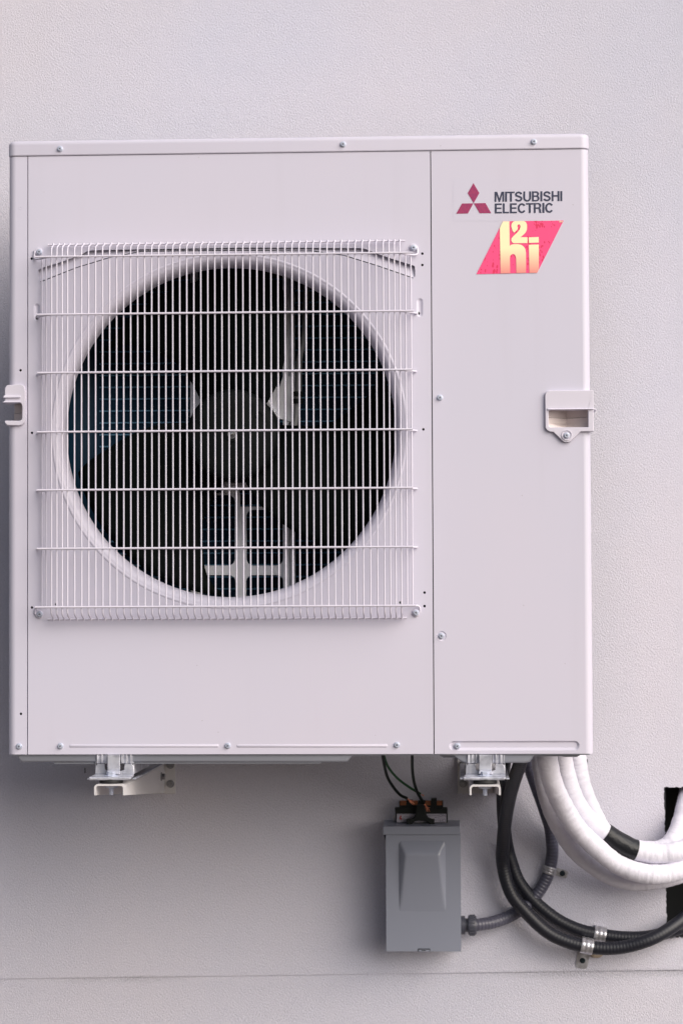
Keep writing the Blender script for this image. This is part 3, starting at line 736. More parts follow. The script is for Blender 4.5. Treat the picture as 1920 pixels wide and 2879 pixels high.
hexa(bm, [(hx + .001, .016, z2_ - .0002), (.028, .016, z2_ - .0002), (.028, .036, z2_ + .003), (.0005, .05, z2_ + .003), (hx + .001, .05, z2_ + .0002)], [(hx + .001, .016, z2_ - .002), (.028, .016, z2_ - .002), (.028, .036, z2_ - .002), (.0005, .05, z2_ - .002), (hx + .001, .05, z2_ - .002)])
box(bm, xn + .002, xn + .004, .014, .05, z2_ - .002, z1_ + .003)
obj('recess', bm, POCKET, hl, smooth=0)

# ------------------------------------------------------------------ badges on the service panel
def T3(x, y): return (1200 + x / 3.136, 350 + y / 3.136)       # from the measured enlargement
def flat(bm, pts, y0=-.0006, y1=-.0002, mi=0, holes=()):
    sheet(bm, [F(*T3(*p)) for p in pts], [[F(*T3(*p)) for p in h] for h in holes], y0, y1, mi)
def text_into(bm, s, x0, x1, ytop, ybot, bold=.02, y=-.0006, cond=True, flip=False, rise=0.0, spacing=1.0):
    """lettering fitted in the box given in photo pixels"""
    cu = bpy.data.curves.new('t', 'FONT'); cu.body = s; cu.size = 1; cu.offset = bold; cu.space_character = spacing; cu.resolution_u = 4
    ob = bpy.data.objects.new('t', cu); COL.objects.link(ob)
    dg = bpy.context.evaluated_depsgraph_get(); me = bpy.data.meshes.new_from_object(ob.evaluated_get(dg))
    xs = [v.co.x for v in me.vertices]; ys = [v.co.y for v in me.vertices]
    (ax, az), (bx, bz) = F(x0, ybot, y), F(x1, ytop, y)
    n0 = len(bm.verts)
    b2 = bmesh.new(); b2.from_mesh(me)
    bmesh.ops.remove_doubles(b2, verts=b2.verts, dist=1e-5)
    for v in b2.verts:
        u = (v.co.x - min(xs)) / (max(xs) - min(xs)); w_ = (v.co.y - min(ys)) / (max(ys) - min(ys))
        if flip: u, w_ = 1 - u, 1 - w_
        v.co = Vector((ax + (bx - ax) * u, y, az + (bz - az) * w_ + rise * u))
    m2 = bpy.data.meshes.new('t2'); b2.to_mesh(m2); b2.free(); bm.from_mesh(m2)
    bpy.data.objects.remove(ob); bpy.data.curves.remove(cu); bpy.data.meshes.remove(me); bpy.data.meshes.remove(m2)

bm = bmesh.new(); sheet(bm, [F(*T3(*p)) for p in ((228, 478), (1208, 462), (1208, 848), (228, 852))], [], -.00018, -.0001)
CLEAR = paint_mat('clear_backing', (0.620, 0.600, 0.700)); CLEAR.node_tree.nodes['Principled BSDF'].inputs['Roughness'].default_value = .40
badge = obj('maker_badge', bm, CLEAR, unit, smooth=0, label='clear badge printed with three crimson diamonds and two lines of navy lettering')
bm = bmesh.new()
for q in (((409, 517), (461, 605), (411, 694), (358, 605)), ((308, 697), (409, 695.5), (360, 785), (257, 787)), ((413, 695.5), (515, 693), (565, 782), (463, 783))):
    flat(bm, q)
obj('emblem', bm, EMBL, badge, smooth=0)
# block capitals, drawn as outlines in a box one unit high
def arcp(cx, cy, rx, ry, a0, a1, n=9): return [(cx + rx * math.cos(math.radians(a0 + (a1 - a0) * i / n)), cy + ry * math.sin(math.radians(a0 + (a1 - a0) * i / n))) for i in range(n + 1)]
def ribbon(sp, t):
    L_, R_ = [], []
    for i, p in enumerate(sp):
        q0, q1 = sp[max(i - 1, 0)], sp[min(i + 1, len(sp) - 1)]; dx, dy = q1[0] - q0[0], q1[1] - q0[1]; d = math.hypot(dx, dy)
        L_.append((p[0] - dy / d * t / 2, p[1] + dx / d * t / 2)); R_.append((p[0] + dy / d * t / 2, p[1] - dx / d * t / 2))
    return L_ + R_[::-1]
t_ = .17
GL = {
 'M': (.86, [[(0, 0), (0, 1), (.235, 1), (.43, .32), (.625, 1), (.86, 1), (.86, 0), (.70, 0), (.70, .76), (.495, 0), (.365, 0), (.16, .76), (.16, 0)]]),
 'I': (.18, [[(0, 0), (0, 1), (.18, 1), (.18, 0)]]),
 'T': (.66, [[(0, 1), (.66, 1), (.66, .85), (.42, .85), (.42, 0), (.24, 0), (.24, .85), (0, .85)]]),
 'S': (.68, [ribbon(arcp(.34, .71, .24, .205, 5, 215, 12) + [(.24, .555), (.44, .475)] + arcp(.34, .285, .25, .205, 40, -170, 12), t_)]),
 'U': (.70, [[(0, 1)] + arcp(.35, .34, .35, .36, 180, 360, 14) + [(.70, 1), (.53, 1)] + arcp(.35, .35, .18, .21, 360, 180, 12) + [(.17, 1)]]),
 'B': (.68, [[(0, 0), (0, 1), (.36, 1)] + arcp(.38, .745, .26, .255, 88, -40, 9) + [(.56, .53)] + arcp(.40, .285, .28, .285, 50, -90, 10), [(.17, .59), (.17, .86), (.36, .86)] + arcp(.37, .725, .10, .135, 88, -88, 7), [(.17, .14), (.17, .45), (.38, .45)] + arcp(.39, .295, .115, .155, 88, -88, 7)]),
 'H': (.70, [[(0, 0), (0, 1), (.17, 1), (.17, .60), (.53, .60), (.53, 1), (.70, 1), (.70, 0), (.53, 0), (.53, .45), (.17, .45), (.17, 0)]]),
 'E': (.62, [[(0, 0), (0, 1), (.61, 1), (.61, .85), (.17, .85), (.17, .59), (.57, .59), (.57, .44), (.17, .44), (.17, .15), (.62, .15), (.62, 0)]]),
 'L': (.55, [[(0, 0), (0, 1), (.17, 1), (.17, .15), (.55, .15), (.55, 0)]]),
 'C': (.73, [ribbon(arcp(.37, .5, .285, .42, 35, 325, 22), t_)]),
 'R': (.68, [[(0, 0), (0, 1), (.38, 1)] + arcp(.39, .725, .27, .275, 88, -35, 9) + [(.54, .50), (.62, .40), (.64, .12), (.68, 0), (.49, 0), (.465, .14), (.455, .33), (.40, .41), (.17, .41), (.17, 0)], [(.17, .56), (.17, .86), (.37, .86)] + arcp(.38, .71, .11, .15, 88, -88, 7)]),
}
def letters(word, x0, x1, yt0, yt1, yb0, yb1, gap=.075):
    """word fitted between columns x0..x1 (enlargement pixels); its top runs yt0..yt1 and foot yb0..yb1"""
    kern = lambda a_, b_: gap - (.055 if 'T' in (a_, b_) else 0) - (.02 if 'C' in (a_, b_) else 0)
    tot = sum(GL[c][0] for c in word) + sum(kern(p, q) for p, q in zip(word, word[1:])); u = 0; k = 0
    for c in word:
        wd, loops = GL[c]; pl = []
        for lp in loops:
            q = []
            for a_, h_ in lp:
                f = (u + a_) / tot; top = yt0 + (yt1 - yt0) * f; bot = yb0 + (yb1 - yb0) * f; q.append((x0 + (x1 - x0) * f, bot + (top - bot) * h_))
            pl.append(q)
        flat(bm, pl[0], holes=pl[1:]); k += 1; u += wd + (kern(c, word[k]) if k < len(word) else 0)
bm = bmesh.new()
letters('MITSUBISHI', 595, 1191, 594, 587, 682, 675); letters('ELECTRIC', 597, 1113, 697, 691, 784, 778)
obj('lettering', bm, INK, badge, smooth=0)

pinkm = mat('pink_vinyl', (0.86, 0.075, 0.20), .4); n = pinkm.node_tree; bs = n.nodes['Principled BSDF']
tc = n.nodes.new('ShaderNodeTexCoord'); vo = n.nodes.new('ShaderNodeTexVoronoi'); vo.inputs['Scale'].default_value = 260
mp = n.nodes.new('ShaderNodeMapping'); mp.inputs['Scale'].default_value = (1, 1, .6); n.links.new(tc.outputs['Object'], mp.inputs[0]); n.links.new(mp.outputs[0], vo.inputs['Vector'])
no = n.nodes.new('ShaderNodeTexNoise'); no.inputs['Scale'].default_value = 60; n.links.new(tc.outputs['Object'], no.inputs['Vector'])
mm = n.nodes.new('ShaderNodeMath'); mm.operation = 'MULTIPLY_ADD'; mm.inputs[1].default_value = 1.6; mm.inputs[2].default_value = -.55; n.links.new(no.outputs['Fac'], mm.inputs[0])
lt = n.nodes.new('ShaderNodeMath'); lt.operation = 'LESS_THAN'; n.links.new(vo.outputs['Distance'], lt.inputs[0]); n.links.new(mm.outputs[0], lt.inputs[1])
mx = n.nodes.new('ShaderNodeMix'); mx.data_type = 'RGBA'; n.links.new(lt.outputs[0], mx.inputs[0]); mx.inputs[6].default_value = (0.92, 0.085, 0.245, 1); mx.inputs[7].default_value = (0.76, 0.03, 0.11, 1)
n.links.new(mx.outputs[2], bs.inputs['Base Color'])
bm = bmesh.new(); sheet(bm, [F(*T3(*p)) for p in ((668, 855), (1203, 847), (970, 1308), (435, 1320))], [], -.0006, -.0001)
hi = obj('slanted_badge', bm, pinkm, unit, smooth=0, label='slanted pink badge with pale yellow letters h, 2 and i')
# printed fade: pale yellow above, peach at the foot (a colour of the print itself)
yl = mat('yellow_print', (0.9, 0.76, 0.45), .4); n = yl.node_tree; bs = n.nodes['Principled BSDF']
ge = n.nodes.new('ShaderNodeNewGeometry'); sp = n.nodes.new('ShaderNodeSeparateXYZ'); n.links.new(ge.outputs['Position'], sp.inputs[0])
r_ = n.nodes.new('ShaderNodeMapRange'); r_.inputs['From Min'].default_value = F(*T3(700, 1310))[1]; r_.inputs['From Max'].default_value = F(*T3(700, 1090))[1]
n.links.new(sp.outputs['Z'], r_.inputs[0]); rr = n.nodes.new('ShaderNodeValToRGB'); rr.color_ramp.elements[0].color = (0.88, 0.30, 0.26, 1); rr.color_ramp.elements[1].color = (0.98, 0.91, 0.56, 1)
n.links.new(r_.outputs[0], rr.inputs[0]); n.links.new(rr.outputs[0], bs.inputs['Base Color'])
bm = bmesh.new(); Y0, Y1 = -.0011, -.0007
flat(bm, ((668, 856), (724, 855), (728, 1071), (740, 1062), (762, 1056), (800, 1056), (830, 1062), (852, 1078), (866, 1102), (871, 1135), (872, 1309), (787, 1311), (784, 1180), (780, 1160), (771, 1147), (757, 1142), (743, 1147), (733, 1158), (729, 1180), (732, 1312), (648, 1314), (641, 912)), Y0, Y1)
flat(bm, ((742, 900), (744, 880), (752, 864), (770, 854), (800, 852.5), (852, 852), (868, 860), (879, 880), (881, 905), (878, 932), (868, 953), (850, 972), (822, 995), (884, 995), (884, 1046), (765, 1047), (750, 1040), (742, 1024), (744, 1006), (756, 990), (800, 948), (816, 925), (823, 903), (820, 887), (809, 880), (798, 886), (795, 898), (800, 912), (797, 926), (768, 955), (752, 935)), Y0, Y1)
flat(bm, ((896, 996), (983, 993), (984, 1042), (896, 1045)), Y0, Y1)
flat(bm, ((897, 1061), (984, 1059), (985, 1278), (970, 1308), (901, 1310)), Y0, Y1)
a, b = T3(1162, 851), T3(1192, 865); text_into(bm, 'TM', a[0], b[0], a[1], b[1], .03, y=-.0009)
obj('lettering', bm, yl, hi, smooth=0)

# ------------------------------------------------------------------ feet of the unit and the wall brackets under them
def foot(px0):
    """mounting foot; px0 = photo column of its tab's left edge"""
    c = X(px0 + 17.5, 0, 2150); bm = bmesh.new(); hw = .0102
    zA, zB, zC = Z(2120, 0, px0), Z(2148, 0, px0), Z(2177, 0, px0)
    w2 = .032
    out = [(c - w2 + .004, zB), (c - .0165, zB), (c - .0155, zB - .010), (c - hw - .0005, zB - .0115), (c + hw + .0005, zB - .0115), (c + .0155, zB - .010), (c + .0165, zB), (c + w2 - .004, zB), (c + w2 - .001, zB - .004), (c + w2, zC), (c - w2, zC), (c - w2 + .001, zB - .004)]
    sheet(bm, out, [], .006, .008)
    box(bm, c - w2, c - w2 + .002, .0081, .34, zC, zB - .001); box(bm, c + w2 - .002, c + w2, .0081, .34, zC, zB - .001)
    # plate sloping forward to its rounded lip
    zl = Z(2190, -.034, px0)
    hexa(bm, [(c - w2, .006, zC), (c + w2, .006, zC), (c + w2 - .0, -.030, zl + .003), (c - w2 - .004, -.034, zl + .003)],
         [(c - w2, .006, zC - .003), (c + w2, .006, zC - .003), (c + w2 - .0, -.030, zl - .001), (c - w2 - .004, -.034, zl - .001)])
    tube(bm, [(c - w2 - .003, -.034, zl + .0005), (c + w2 - .002, -.031, zl + .0005)], .0027, 10)
    box(bm, c - w2 - .009, c - w2 - .001, -.02, .34, zl - .0022, zl - .0002); box(bm, c + w2 + .0005, c + w2 + .006, -.018, .34, zl - .0022, zl - .0002)
    f = obj('mounting_foot', bm, GALV, unit, smooth=35, bevel=.0007)
    bm = bmesh.new()
    hexa(bm, [(c - hw, -.0045, zA - .001), (c + hw, -.0045, zA - .001), (c + hw, .004, zA - .001), (c - hw, .004, zA - .001)],
         [(c - hw, -.004, zB - .0095), (c + hw, -.004, zB - .0095), (c + hw, -.0005, zB - .0095), (c - hw, -.0005, zB - .0095)])
    hexa(bm, [(c - hw, -.004, zB - .0096), (c + hw, -.004, zB - .0096), (c + hw, -.001, zB - .0096), (c - hw, -.001, zB - .0096)],
         [(c - hw - .001, -.013, zC + .002), (c + hw + .001, -.013, zC + .002), (c + hw + .001, -.008, zC), (c - hw - .001, -.008, zC)])
    obj('tab', bm, GALV, f, smooth=35, bevel=.0008)
    for s in (-1, 1):      # crimped, scuffed sleeve either side of the tab
        bm = bmesh.new(); N = 40; xa, xb = c + s * (hw + .001), c + s * (hw + .022); cols = []; p1, p2 = random.uniform(0, 6), random.uniform(0, 6)
        for i in range(N + 1):
            t = i / N; y = .0045 - .0016 * abs(math.sin(t * 7.5 + p1)) - .0009 * math.sin(t * 19 + p2); y += .004 * max(0, t - .85) / .15
            x = xa + (xb - xa) * t
            cols.append([bm.verts.new((x, yy, z)) for yy, z in ((y, zA - .001), (y - .0004, (zA * .6 + zB * .4)), (y + .0012, zB + .0012), (y + .004, zB), (.009, zB), (.009, zA - .001))])
        for A_, B_2 in zip(cols, cols[1:]):
            for q in range(6): bm.faces.new([A_[q], A_[(q + 1) % 6], B_2[(q + 1) % 6], B_2[q]])
        bm.faces.new(cols[0]); bm.faces.new(cols[-1][::-1])
        obj('crimp', bm, GALV, f, smooth=50)
    return c, zl
def bracket(c, zl, label, side):
    """wall bracket: open channel arm that deepens towards the wall, with a bolted wall plate"""
    t, hw = .003, .0248; ytip = -.038; ywall = WALL - .004
    ztop_ = Z(2204.5 if side > 0 else 2207, ytip, 310)
    br = root('wall_bracket', (c, WALL, ztop_), label, 'bracket', 'brackets carrying the outdoor unit')
    bm = bmesh.new()
    def prof(zb):
        o = [(c - hw, zb)] + [(c - hw + .006 - .006 * math.cos(a), ztop_ - .006 + .006 * math.sin(a)) for a in [PI / 2 * i / 4 for i in range(5)]] + \
            [(c + hw - .006 + .006 * math.sin(a), ztop_ - .006 + .006 * math.cos(a)) for a in [PI / 2 * i / 4 for i in range(5)]] + [(c + hw, zb)]
        k = hw - t; q = .0035
        i_ = [(c + k, zb)] + [(c + k - q + q * math.cos(a), ztop_ - t - q + q * math.sin(a)) for a in [PI / 2 * i / 4 for i in range(5)]] + \
             [(c - k + q - q * math.sin(a), ztop_ - t - q + q * math.cos(a)) for a in [PI / 2 * i / 4 for i in range(5)]] + [(c - k, zb)]
        return o + i_
    A, B = prof(Z(2236, ytip, 310)), prof(Z(2228, WALL, 462))
    # quads along the profile, then end caps as strips
    va = [bm.verts.new((x, ytip, z)) for x, z in A]; vb = [bm.verts.new((x, ywall, z)) for x, z in B]; n = len(va)
    for i in range(n): bm.faces.new([va[i], va[(i + 1) % n], vb[(i + 1) % n], vb[i]])
    h = n // 2
    for L in (va, vb):
        for i in range(h - 1): bm.faces.new([L[i], L[i + 1], L[n - 2 - i], L[n - 1 - i]])
    obj('arm', bm, CREAM, br, smooth=35)
    bm = bmesh.new()
    x0 = c + hw - .002 if side > 0 else c + hw - .004
    zt2, zb2 = Z(2120, WALL, 470), Z(2231, WALL, 470)
    box(bm, x0, x0 + .022, WALL - .0045, WALL - .0005, zb2, zt2)
    box(bm, c - hw - .02, c - hw + .002, WALL - .0045, WALL - .0005, zb2, zt2)
    box(bm, c - .02, c + .02, WALL - .004, WALL - .0006, zb2, zt2)
    wp = obj('wall_plate', bm, CREAM, br, smooth=0, bevel=.0008)
    for zz in (2203, 2150):
        for xb in (x0 + .013, c - hw - .010):
            bm = bmesh.new(); hexbolt(bm, (xb, WALL - .0046, Z(zz, WALL, 480)), .0048, .008, 'y', .0072, .0015)
            obj('anchor_bolt', bm, BOLTM, wp, smooth=30)
    bm = bmesh.new(); hexbolt(bm, (c + hw + .0002, WALL - .055, ztop_ - .022), .006, .006, 'x', .008, .0015, sgn=1); obj('side_bolt', bm, BOLTM, br, smooth=30)
    bm = bmesh.new()
    lathe(bm, (c, -.016, ztop_ + .0002), [(0, 0), (.0185, 0), (.0195, .002), (.0185, (zl - .001 - ztop_) * .98), (0, (zl - .001 - ztop_) * .98)], 32, 'z')
    obj('rubber_pad', bm, RUBBER, br)
    bm = bmesh.new()
    hexbolt(bm, (c, -.020, zl + .0035), .0072, .0058, 'z', .0118, .0014, sgn=1)
    tube(bm, [(c, -.016, zl), (c, -.016, ztop_ - .019)], .0033, 12)
    for i in range(6): lathe(bm, (c, -.016, ztop_ - .006 - i * .002), [(.0033, 0), (.0040, .0007), (.0033, .0014)], 12, 'z')
    lathe(bm, (c, -.016, ztop_ - t - .0045), [(0, 0), (.0105, 0), (.0105, .0045), (0, .0045)], 6, 'z')
    obj('foot_bolt', bm, ZINC, br, smooth=30)
cL, zlL = foot(304); cR, zlR = foot(1346.5)
bracket(cL - .002, zlL, 'cream steel wall bracket under the left foot, its long side seen in perspective', 1)
bracket(cR - .001, zlR, 'cream steel wall bracket under the right foot of the unit, beside the black conduits', -1)

# ------------------------------------------------------------------ disconnect box
BY = WALL - .085
db = root('disconnect_box', (X(1190, WALL, 2670), WALL, Z(2677, BY)), 'grey metal electrical disconnect box on the wall with a raised wedge on its cover', 'electrical box')
bm = bmesh.new()
def PB(px, py, y=BY): return W(px, py, y)
bxl, bxr, bzt, bzb = PB(1085, 2500).x, PB(1295, 2500).x, PB(1190, 2345).z, PB(1190, 2675).z
box(bm, bxl + .001, bxr - .001, BY + .004, WALL, bzb + .002, bzt + .012)
obj('enclosure', bm, GREYP, db, smooth=0, bevel=.001)
bm = bmesh.new()
A = PB(1121, 2364); B_ = PB(1252, 2363); C_ = PB(1256, 2562); D_ = PB(1123, 2563)
cov = [(bxl, bzb), (bxr, bzb), (bxr, bzt), (bxl, bzt)]
hl_ = rrect(A.x, B_.x, C_.z, A.z, .006, 5, rs=(.008, .008, .0005, .0005))
sheet(bm, cov, [hl_], BY, BY + .0015)
box(bm, bxl, bxl + .0012, BY + .0016, BY + .03, bzb, bzt); box(bm, bxr - .0012, bxr, BY + .0016, BY + .03, bzb, bzt); box(bm, bxl + .0013, bxr - .0013, BY + .0016, BY + .02, bzb, bzb + .0012)
# raised wedge
n_ = len(hl_); ridgeL, ridgeR = PB(1149, 2403, BY - .016), PB(1229, 2402, BY - .016)
NL = 10
base = [Vector((x, BY, z)) for x, z in hl_]
def wedge_y(x, z):
    # height of the wedge above the cover at (x, z): a ridge near the top falling to nothing at the foot
    zr = ridgeL.z; h = .0125
    t = (z - C_.z) / (zr - C_.z) if z < zr else 1 - (z - zr) / (A.z - zr)
    t = max(0, min(1, t))
    half = (B_.x - A.x) / 2; xc = (A.x + B_.x) / 2
    flank = .0105 * max(t, .02) + .001 ; d = half - abs(x - xc)
    s = max(0, min(1, d / flank)); 
    s = s * s * (3 - 2 * s) * .35 + s * .65
    return h * t * s
GXN, GZN = 56, 80; grid = []
for j in range(GZN + 1):
    row = []
    for i in range(GXN + 1):
        x = A.x + (B_.x - A.x) * i / GXN; z = C_.z + (A.z - C_.z) * j / GZN
        # rounded top corners
        if z > A.z - .008:
            q = z - (A.z - .008); lim = .008 - math.sqrt(max(0, .008 ** 2 - q * q))
            x = min(max(x, A.x + lim), B_.x - lim)
        sm = 0
        for dx, dz in ((0, 0), (.003, 0), (-.003, 0), (.0015, .0015), (-.0015, .0015), (.0015, -.0015), (-.0015, -.0015), (0, .003), (0, -.003), (.0042, 0), (-.0042, 0), (0, .0042), (0, -.0042)): sm += wedge_y(x + dx, z + dz)
        edge = min(1, min(i, GXN - i, j, GZN - j) / 1.0)
        row.append(bm.verts.new((x, BY - .0001 - (sm / 13) * edge, z)))
    grid.append(row)
for j in range(GZN):
    for i in range(GXN):
        try: bm.faces.new([grid[j][i], grid[j][i + 1], grid[j + 1][i + 1], grid[j + 1][i]])
        except ValueError: pass
obj('cover', bm, GREYP, db, smooth=60)
bm = bmesh.new()
hx0, hx1 = PB(1077, 2330, BY - .004).x, PB(1291.5, 2330, BY - .004).x; hz1, hz0_ = PB(1190, 2323, BY - .004).z, PB(1190, 2346.5, BY - .004).z
box(bm, hx0, hx1, BY - .0045, BY - .0030, hz0_, hz1)
hexa(bm, [(hx0, BY - .0045, hz1), (hx1, BY - .0045, hz1), (hx1 + .001, WALL, hz1 + .003), (hx0 - .001, WALL, hz1 + .003)], [(hx0, BY - .0045, hz1 - .0014), (hx1, BY - .0045, hz1 - .0014), (hx1 + .001, WALL, hz1 + .0016), (hx0 - .001, WALL, hz1 + .0016)])
for s, xx in ((-1, hx0), (1, hx1)):
    x_a, x_b = (xx, xx + .0012) if s < 0 else (xx - .0012, xx)
    hexa(bm, [(x_a, BY - .003, hz1 - .001), (x_b, BY - .003, hz1 - .001), (x_b, WALL, hz1 + .001), (x_a, WALL, hz1 + .001)], [(x_a, BY - .003, hz0_), (x_b, BY - .003, hz0_), (x_b, WALL, hz0_ - .018), (x_a, WALL, hz0_ - .018)])
obj('hood', bm, GREYP, db, smooth=0, bevel=.0009)
bm = bmesh.new()
lx0, lx1 = PB(1175, 2672).x, PB(1209, 2672).x; lz1, lz0 = PB(1190, 2667).z, PB(1190, 2674.5).z
box(bm, lx0, lx1, BY - .0006, BY - .0001, lz0, lz1, 1)
box(bm, lx0 + .0012, lx1 - .0012, BY - .0022, BY - .0007, lz0 - .0004, lz1 - .0016)
box(bm, lx0 + .006, lx1 - .008, BY - .0026, BY - .0023, lz0 + .001, lz0 + .0022, 1)
obj('latch', bm, [GREYP, BLACKP], db, smooth=0, bevel=.0004)

# ------------------------------------------------------------------ fuse block lying on the box
Y_ = WALL - .045
def PF(px, py, y=Y_): return W(px, py, y)
fb = root('pull_out_fuse_block', tuple(PF(1184, 2313)), 'black plug-in fuse block with orange contacts and warning label, on the grey box', 'fuse block')
bm = bmesh.new()
def fbox(bm, x0, x1, y0p, y1p, ya, yb, mi=0):
    a, b = PF(x0, y1p, ya), PF(x1, y0p, ya); box(bm, a.x, b.x, ya, yb, a.z, b.z, mi)
a_, b_ = PF(1109, 2272), PF(1257, 2272); c2, d2 = PF(1114, 2313), PF(1258, 2313)
hexa(bm, [(a_.x, Y_, a_.z), (b_.x, Y_, b_.z), (d2.x, Y_, d2.z), (c2.x, Y_, c2.z)], [(a_.x, Y_ + .028, a_.z), (b_.x, Y_ + .028, b_.z), (d2.x, Y_ + .028, d2.z), (c2.x, Y_ + .028, c2.z)])
fbox(bm, 1122, 1245, 2258, 2273, Y_ + .004, Y_ + .024)
fbox(bm, 1121.5, 1124, 2253, 2260, Y_ + .004, Y_ + .024); fbox(bm, 1242.5, 1245, 2252, 2260, Y_ + .004, Y_ + .024)
fbox(bm, 1142, 1160, 2250, 2260, Y_ + .004, Y_ + .024); fbox(bm, 1211, 1227, 2246, 2260, Y_ - .002, Y_ + .024); fbox(bm, 1175, 1195, 2251, 2260, Y_ + .006, Y_ + .022)
obj('housing', bm, BLACKP, fb, smooth=0, bevel=.0006)
for x0, x1 in ((1124.5, 1141.5), (1160.5, 1173.5), (1195.5, 1210.5), (1227.5, 1242)):
    bm = bmesh.new(); fbox(bm, x0, x1, 2252, 2264, Y_ + .003, Y_ + .018); obj('contact', bm, ORANGE, fb, smooth=0, bevel=.0004)
bm = bmesh.new(); a, b = PF(1115, 2312, Y_ - .0003), PF(1254, 2288, Y_ - .0003)
box(bm, a.x, b.x, Y_ - .0003, Y_ - .0001, a.z, b.z)
lab = obj('warning_label', bm, STICK, fb, smooth=0)
bm = bmesh.new(); yt = Y_ - .0005
text_into(bm, 'ON', 1234, 1251, 2289, 2296.5, .0, y=yt); text_into(bm, 'OFF', 1234, 1252, 2302.5, 2311, .0, y=yt, flip=True)
for (x0, x1, ya, yb) in ((1231.6, 1232.2, 2288, 2312), (1134, 1172, 2295.5, 2296.3), (1134, 1134.7, 2295.5, 2311), (1199, 1231, 2293.2, 2294.3), (1139, 1168, 2298.5, 2299.1), (1199, 1231, 2291, 2291.5), (1139, 1160, 2302.5, 2303), (1118, 1170, 2290.5, 2291.1), (1221, 1228, 2298, 2299.5), (1221, 1228, 2305, 2306.5), (1232, 1252, 2300, 2300.4)):
    a, b = PF(x0, yb, yt), PF(x1, ya, yt); box(bm, a.x, b.x, yt, yt + .0002, a.z, b.z)
obj('lettering', bm, mat('label_ink', (.06, .05, .11), .6), lab, smooth=0)
bm = bmesh.new()
bolt_ = [PF(*p, yt) for p in ((1125, 2293), (1128.5, 2293), (1126.5, 2300.5), (1130.5, 2300), (1128.5, 2306), (1127.2, 2306), (1127.2, 2303), (1122, 2303.5))]
sheet(bm, [(p.x, p.z) for p in bolt_], [], yt - .0002, yt + .0001)
obj('lightning_mark', bm, REDINK, lab, smooth=0)
bm = bmesh.new(); yh = Y_ - .0045
hp = [PF(*p, yh) for p in ((1170, 2262), (1194, 2262), (1197, 2288), (1204, 2298), (1212, 2301.5), (1221, 2302), (1221, 2318), (1208, 2318), (1206, 2312), (1199, 2308), (1190, 2306), (1178, 2306), (1168, 2308), (1160, 2312), (1157, 2318.5), (1143, 2318.5), (1142, 2303), (1155, 2300.5), (1163, 2298), (1168, 2288))]
sheet(bm, [(p.x, p.z) for p in hp], [], yh - .010, yh + .004)
obj('pull_handle', bm, BLACKP, fb, smooth=0, bevel=.0012)
bm = bmesh.new(); p = W(1110, 2300.5, WALL - .014); 
lathe(bm, (p.x, p.y, p.z), [(0, -.005)] + [(.0055 * math.sin(a), -.005 * math.cos(a)) for a in [PI * i / 10 for i in range(1, 10)]] + [(0, .005)], 20, 'x')
for v_ in bm.verts: v_.co.z = p.z + (v_.co.z - p.z) * 1.15
fp = obj('foam_plug', bm, FOAM, None, smooth=60, origin=p); tag(fp, 'small white rounded foam plug tucked behind the left end of the black fuse block', 'plug')

# ------------------------------------------------------------------ loose wires
def wpath(pts): return [W(px, py, y) for px, py, y in pts]
def strands(parent, p, d, n, ln, spread):
    bm = bmesh.new(); d = Vector(d).normalized()
    for i in range(n):
        a = random.uniform(0, 2 * PI); r = random.uniform(.0002, .0016); s = Vector((math.cos(a), math.sin(a), 0)) * r
        e = d + Vector((random.uniform(-1, 1), random.uniform(-.4, .4), random.uniform(-1, 1))) * spread
        l = ln * random.uniform(.7, 1.1); tube(bm, [p + s * .4, p + s + d * l * .5, p + s * 1.5 + e * l], .0004, 5, step=.003)
    return obj('copper_strands', bm, COPPER, parent, smooth=60)
def wire(name, pts, r, m, label, n, ln, spread, sd):
    P = wpath(pts); bm = bmesh.new(); tube(bm, P, r, 10, step=.006); o = root(name, tuple(P[0]), label, 'wire', 'loose wires hanging from the unit')
    obj('insulation', bm, m, o, smooth=60); strands(o, P[-1], sd, n, ln, spread)
wire('electrical_wire', [(1075, 2112, .25), (1076, 2128, .26), (1087, 2180, .32), (1105, 2212, .37), (1125, 2235, .40), (1143, 2244, .42)], .0027, WIREB, 'thick black wire curving away leftmost, with a frayed copper end', 14, .013, .25, (1, -.1, -.75))
wire('electrical_wire', [(1158, 2112, .25), (1158.5, 2128, .26), (1159, 2165, .30), (1164, 2200, .34), (1175, 2232, .38), (1191, 2258, .415)], .0027, WIREB, 'thick black wire hanging nearly straight down, rightmost of the three, copper strands spread', 14, .016, .35, (.7, -.2, -1))
wire('electrical_wire', [(1078, 2112, .255), (1080, 2128, .27), (1092, 2158, .31), (1118, 2189, .35), (1150, 2213, .385), (1170, 2225, .40), (1182, 2233, .40)], .0023, WIREG, 'thin green wire running diagonally between the two black wires', 8, .005, .3, (1, 0, -.6))

